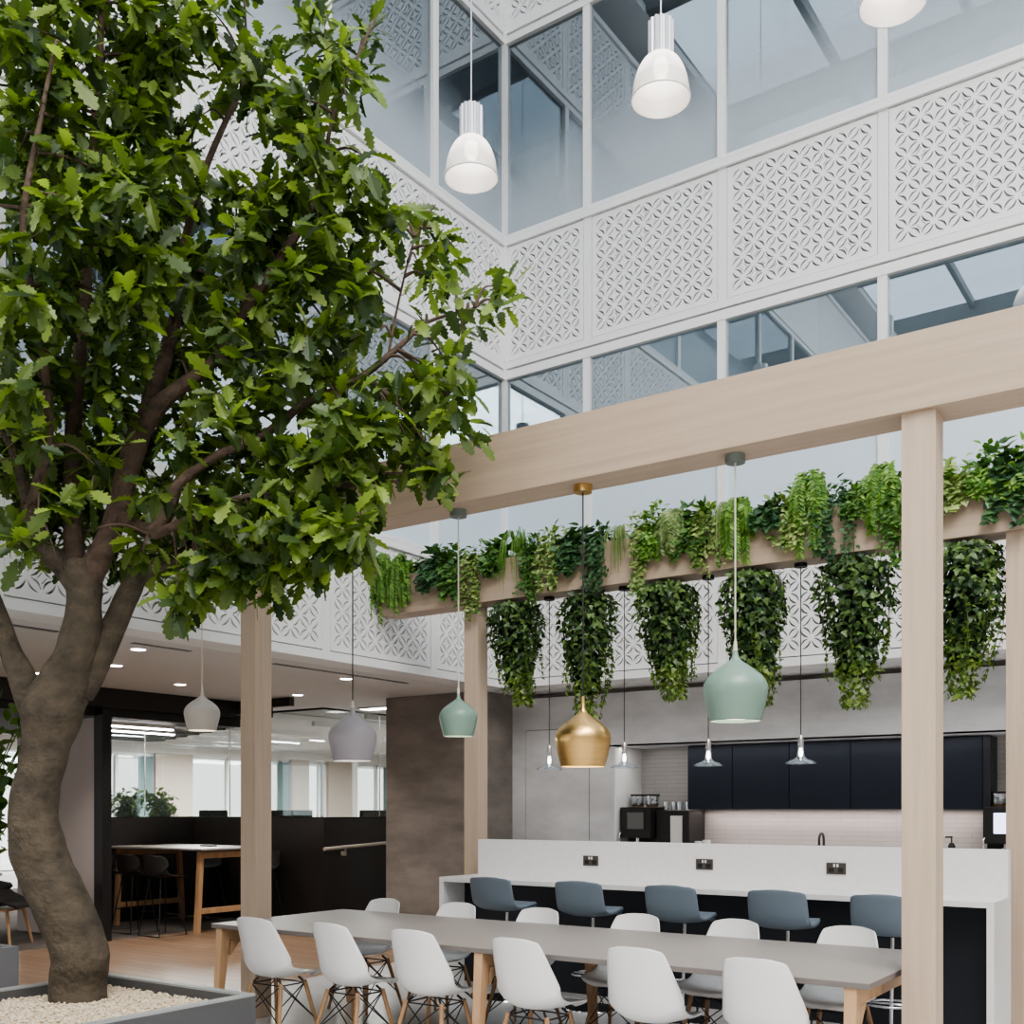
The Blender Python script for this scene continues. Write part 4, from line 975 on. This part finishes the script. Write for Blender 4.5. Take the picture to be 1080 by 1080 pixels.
# ------------------------------------------------------------------ planting along the top of the rear beam
# (px, kind, height, spread, trailing length, colour)
PL = [(408, 'fern', .22, .22, .52, 'bright'), (430, 'fern', .18, .16, .50, 'bright'), (458, 'pothos', .24, .22, .16, 'dark'), (478, 'pothos', .24, .18, .28, 'mid'), (507, 'vine', .22, .16, .58, 'varieg'), (530, 'pothos', .22, .14, .10, 'mid'),
      (548, 'grass', .26, .20, .52, 'bright'), (565, 'vine', .20, .12, .50, 'mid'), (586, 'vine', .26, .18, .32, 'varieg'), (612, 'pothos', .20, .20, .20, 'dark'), (634, 'vine', .18, .14, .42, 'dark'), (655, 'grass', .12, .14, .36, 'pale'), (680, 'vine', .26, .18, .62, 'varieg'), (694, 'vine', .30, .12, .2, 'bright'),
      (713, 'fern', .16, .14, .28, 'pale'), (734, 'pothos', .24, .20, .26, 'mid'), (752, 'vine', .20, .16, .36, 'varieg'), (772, 'grass', .18, .14, .42, 'pale'), (786, 'fern', .16, .16, .46, 'bright'), (815, 'pothos', .12, .12, .06, 'dark'), (836, 'vine', .24, .22, .26, 'varieg'), (857, 'fern', .28, .16, .48, 'bright'),
      (884, 'vine', .22, .20, .40, 'dark'), (908, 'vine', .10, .12, .10, 'mid'), (932, 'fern', .22, .18, .44, 'bright'), (945, 'vine', .20, .16, .5, 'mid'), (1004, 'pothos', .20, .2, .16, 'varieg'), (1040, 'vine', .30, .16, .1, 'bright'), (1062, 'pothos', .26, .2, .3, 'dark'), (1080, 'vine', .26, .2, .2, 'bright')]
COL = {'bright': ((.05, .15, .02), (.24, .40, .08)), 'dark': ((.02, .06, .028), (.10, .20, .08)), 'mid': ((.025, .085, .02), (.14, .26, .06)), 'varieg': ((.07, .16, .03), (.42, .50, .20)), 'pale': ((.10, .18, .05), (.34, .42, .18))}
knd = {'fern': 'feathery fern', 'grass': 'grassy plant', 'pothos': 'broad leaved plant', 'vine': 'trailing vine'}
cln = {'bright': 'bright green', 'dark': 'dark green', 'mid': 'mid green', 'varieg': 'yellow green variegated', 'pale': 'pale green'}
ordn = ['first', 'second', 'third', 'fourth', 'fifth', 'sixth', 'seventh', 'eighth', 'ninth', 'tenth', 'eleventh', 'twelfth', 'thirteenth', 'fourteenth', 'fifteenth', 'sixteenth', 'seventeenth', 'eighteenth', 'nineteenth', 'twentieth',
        'twenty first', 'twenty second', 'twenty third', 'twenty fourth', 'twenty fifth', 'twenty sixth', 'twenty seventh', 'twenty eighth', 'twenty ninth', 'thirtieth']
ZT = 3.868
for i, (px, kind, h, sp, trl, ck) in enumerate(PL):
    rg = random.Random(200+i); k = (px-CX)/FPX
    rx, ry = FW[0]+RT[0]*k, FW[1]+RT[1]*k; x = rx*8.2/ry
    t = thing({'fern': 'trailing_fern', 'grass': 'trailing_grass', 'pothos': 'leafy_plant', 'vine': 'trailing_vine'}[kind], '%s %s on the rear beam, %s plant from the left' % (cln[ck], knd[kind], ordn[i]), 'plant', (x, 8.22, ZT), 0, 'plants along the rear beam')
    f = MB(); s = MB(); dk, lt = COL[ck]
    if kind in ('pothos', 'vine'):
        LL_ = .095 if kind == 'pothos' else .062; shp = HEART if kind == 'pothos' else LEAF5
        for q in range(75 if kind == 'pothos' else 120):
            while True:
                u = Vector((rg.uniform(-1, 1), rg.uniform(-1, 1), rg.random()))
                if u.length < 1: break
            p = Vector((u.x*sp, u.y*.13-.03, u.z*h))
            dv = Vector((u.x, u.y-.3, .25))+rdir(rg)*.6
            add_leaf(f, p, dv, (Vector((0, -.35, 1))+rdir(rg)*.5), LL_*rg.uniform(.7, 1.2), shp, leafcol(rg, dk, lt), .3, fold=.15)
        nst = 5 if kind == 'pothos' else 8
        for q in range(nst):
            x0 = rg.uniform(-.8, .8)*sp*.8; ln = trl*rg.uniform(.55, 1.05); yb = -.115-rg.uniform(0, .035)
            pts = [(x0*.5, -.02, .04), (x0*.8, -.10, .05), (x0, yb-.01, -.05), (x0+rg.uniform(-.03, .03), yb, -ln*.6-.02), (x0+rg.uniform(-.05, .05), yb, -ln-.03)]
            pts = [Vector(a) for a in catmull(pts, 4)]; s.tube(pts, .003, 4)
            for a in pts[3:]:
                for _ in range(3 if kind == 'vine' else 2): add_leaf(f, a+Vector((rg.uniform(-.03, .03), -.01-rg.uniform(0, .02), rg.uniform(-.02, .02))), Vector((rg.uniform(-1, 1), -.5, rg.uniform(-1.1, .2))), Vector((rg.uniform(-.3, .3), -1, .5)), LL_*rg.uniform(.6, 1.05), shp, leafcol(rg, dk, lt), .2, fold=.12)
    else:
        nst = 46 if kind == 'fern' else 60
        for q in range(nst):
            if q == 0: clump = [(rg.uniform(PI*.92, PI*2.08), rg.uniform(.25, 1.05), rg.uniform(.55, 1.0)) for _ in range(9)]
            ca, cl, co = clump[q % 9]; a = ca+rg.uniform(-.13, .13) if rg.random() < .78 else rg.uniform(0, PI*2)
            out = sp*co*rg.uniform(.6, 1.1); ln = trl*cl*(.25+.75*rg.random())*(1.1-.5*abs(math.cos(a)*out/sp)); hh = h*rg.uniform(.35, 1.05)
            ex = out*math.cos(a); front = math.sin(a) < 0 
            yb = (-.13-rg.uniform(0, .05)) if front else .10
            pts = [(ex*.25, 0, 0), (ex*.5, yb*.5, hh), (ex*.85, yb, hh*.55), (ex, yb-.01 if front else yb, (-ln*.5 if front else hh*.2)), (ex*1.05, yb if front else yb+.03, -ln if front else hh*.1)]
            pts = [Vector(v) for v in catmull(pts, 4)]
            if kind == 'fern':
                s.tube(pts, .002, 4)
                for v in range(3, len(pts)):
                    tdir = (pts[v]-pts[v-1]).normalized()
                    for sg in (-1, 1):
                        for z in (0, .5): add_leaf(f, pts[v].lerp(pts[v-1], z), Vector((sg, -.25, 0))+tdir*.8, Vector((0, -1, .5)), .05*rg.uniform(.7, 1.2), LEAF5, leafcol(rg, dk, lt), .2, .75)
            else:
                c = leafcol(rg, dk, lt); wv = Vector((.0045, 0, 0))
                vs = [p_+wv*sg*(1-.7*j/len(pts)) for j, p_ in enumerate(pts) for sg in (-1, 1)]
                f.add(vs, [(2*j, 2*j+1, 2*j+3, 2*j+2) for j in range(len(pts)-1)], c)
    if s.v: s.build('stem', M['stem'], t)
    f.build('foliage', M['ivyleaf'], t)

# ------------------------------------------------------------------ light
wd = bpy.data.worlds.new('sky'); scene.world = wd; wd.use_nodes = True
nt = wd.node_tree; bg = nt.nodes['Background']
tc = nt.nodes.new('ShaderNodeTexCoord'); sx = nt.nodes.new('ShaderNodeSeparateXYZ'); rp = nt.nodes.new('ShaderNodeValToRGB')
rp.color_ramp.elements[0].position = 0.0; rp.color_ramp.elements[0].color = (1.0, .985, .96, 1)
rp.color_ramp.elements[1].position = .6; rp.color_ramp.elements[1].color = (.56, .66, .78, 1)
nz = nt.nodes.new('ShaderNodeTexNoise'); nz.inputs['Scale'].default_value = 2.2; nz.inputs['Detail'].default_value = 5
mx = nt.nodes.new('ShaderNodeMixRGB'); mx.inputs[2].default_value = (1, .985, .96, 1)
nt.links.new(tc.outputs['Generated'], sx.inputs[0]); nt.links.new(sx.outputs['Z'], rp.inputs['Fac'])
nt.links.new(tc.outputs['Generated'], nz.inputs['Vector']); nt.links.new(nz.outputs['Fac'], mx.inputs[0])
nt.links.new(rp.outputs['Color'], mx.inputs[1]); nt.links.new(mx.outputs[0], bg.inputs['Color'])
bg.inputs['Strength'].default_value = 1.05

def area(name, loc, sx_, sy_, power, colr, rot=(0, 0, 0)):
    l = bpy.data.lights.new(name, 'AREA'); l.shape = 'RECTANGLE'; l.size = sx_; l.size_y = sy_; l.energy = power; l.color = colr
    o = bpy.data.objects.new(name, l); col.objects.link(o); o.location = loc; o.rotation_euler = rot; return o
def spot(name, loc, power, colr=(1, .93, .84), size=R(110)):
    l = bpy.data.lights.new(name, 'SPOT'); l.energy = power; l.color = colr; l.spot_size = size; l.spot_blend = .6; l.shadow_soft_size = .05
    o = bpy.data.objects.new(name, l); col.objects.link(o); o.location = loc; return o
area('under_cabinet_strip', (-3.8, 11.55, 1.53), 3.0, .04, 5, (1, .84, .79))
for i, (px, py) in enumerate(DL):
    p = ceil(px, py); spot('downlight_beam', (p.x, p.y, p.z-.02), 45)
area('added_recess_fill', (-4.2, 11.2, 2.27), 4.0, .12, 4.5, (1, .96, .92))  # fill lamp added to brighten the tiled kitchen recess
for x, y in ((-15.5, 12.5), (-17.5, 15.5), (-13, 16), (-16, 20)): area('office_ceiling_light', (x, y, 2.86), 2, 3, 180, (1, .97, .93))
area('added_roof_fill', (3.2, -2.4, 12.6), 5.6, 12.5, 1250, (1, .955, .89))  # unseen area lamp added below the roof to boost daylight, clear of glass reflections
area('booth_light', (-11.9, 9.2, 2.66), .3, 1.4, 14, (1, .95, .9))
for p, s, lab in HB:
    l = bpy.data.lights.new('high_bay_bulb', 'POINT'); l.energy = 1.2; l.color = (1, .95, .88); l.shadow_soft_size = .08
    o = bpy.data.objects.new('high_bay_bulb', l); col.objects.link(o); o.location = p+Vector((0, 0, .1))

scene.view_settings.view_transform = 'AgX'
scene.view_settings.look = 'AgX - Medium High Contrast'
scene.view_settings.exposure = 1.22
scene.cycles.max_bounces = 10; scene.cycles.diffuse_bounces = 5; scene.cycles.glossy_bounces = 4; scene.cycles.transparent_max_bounces = 16
scene.cycles.caustics_reflective = False; scene.cycles.caustics_refractive = False; scene.cycles.sample_clamp_indirect = 8
scene.cycles.use_denoising = True
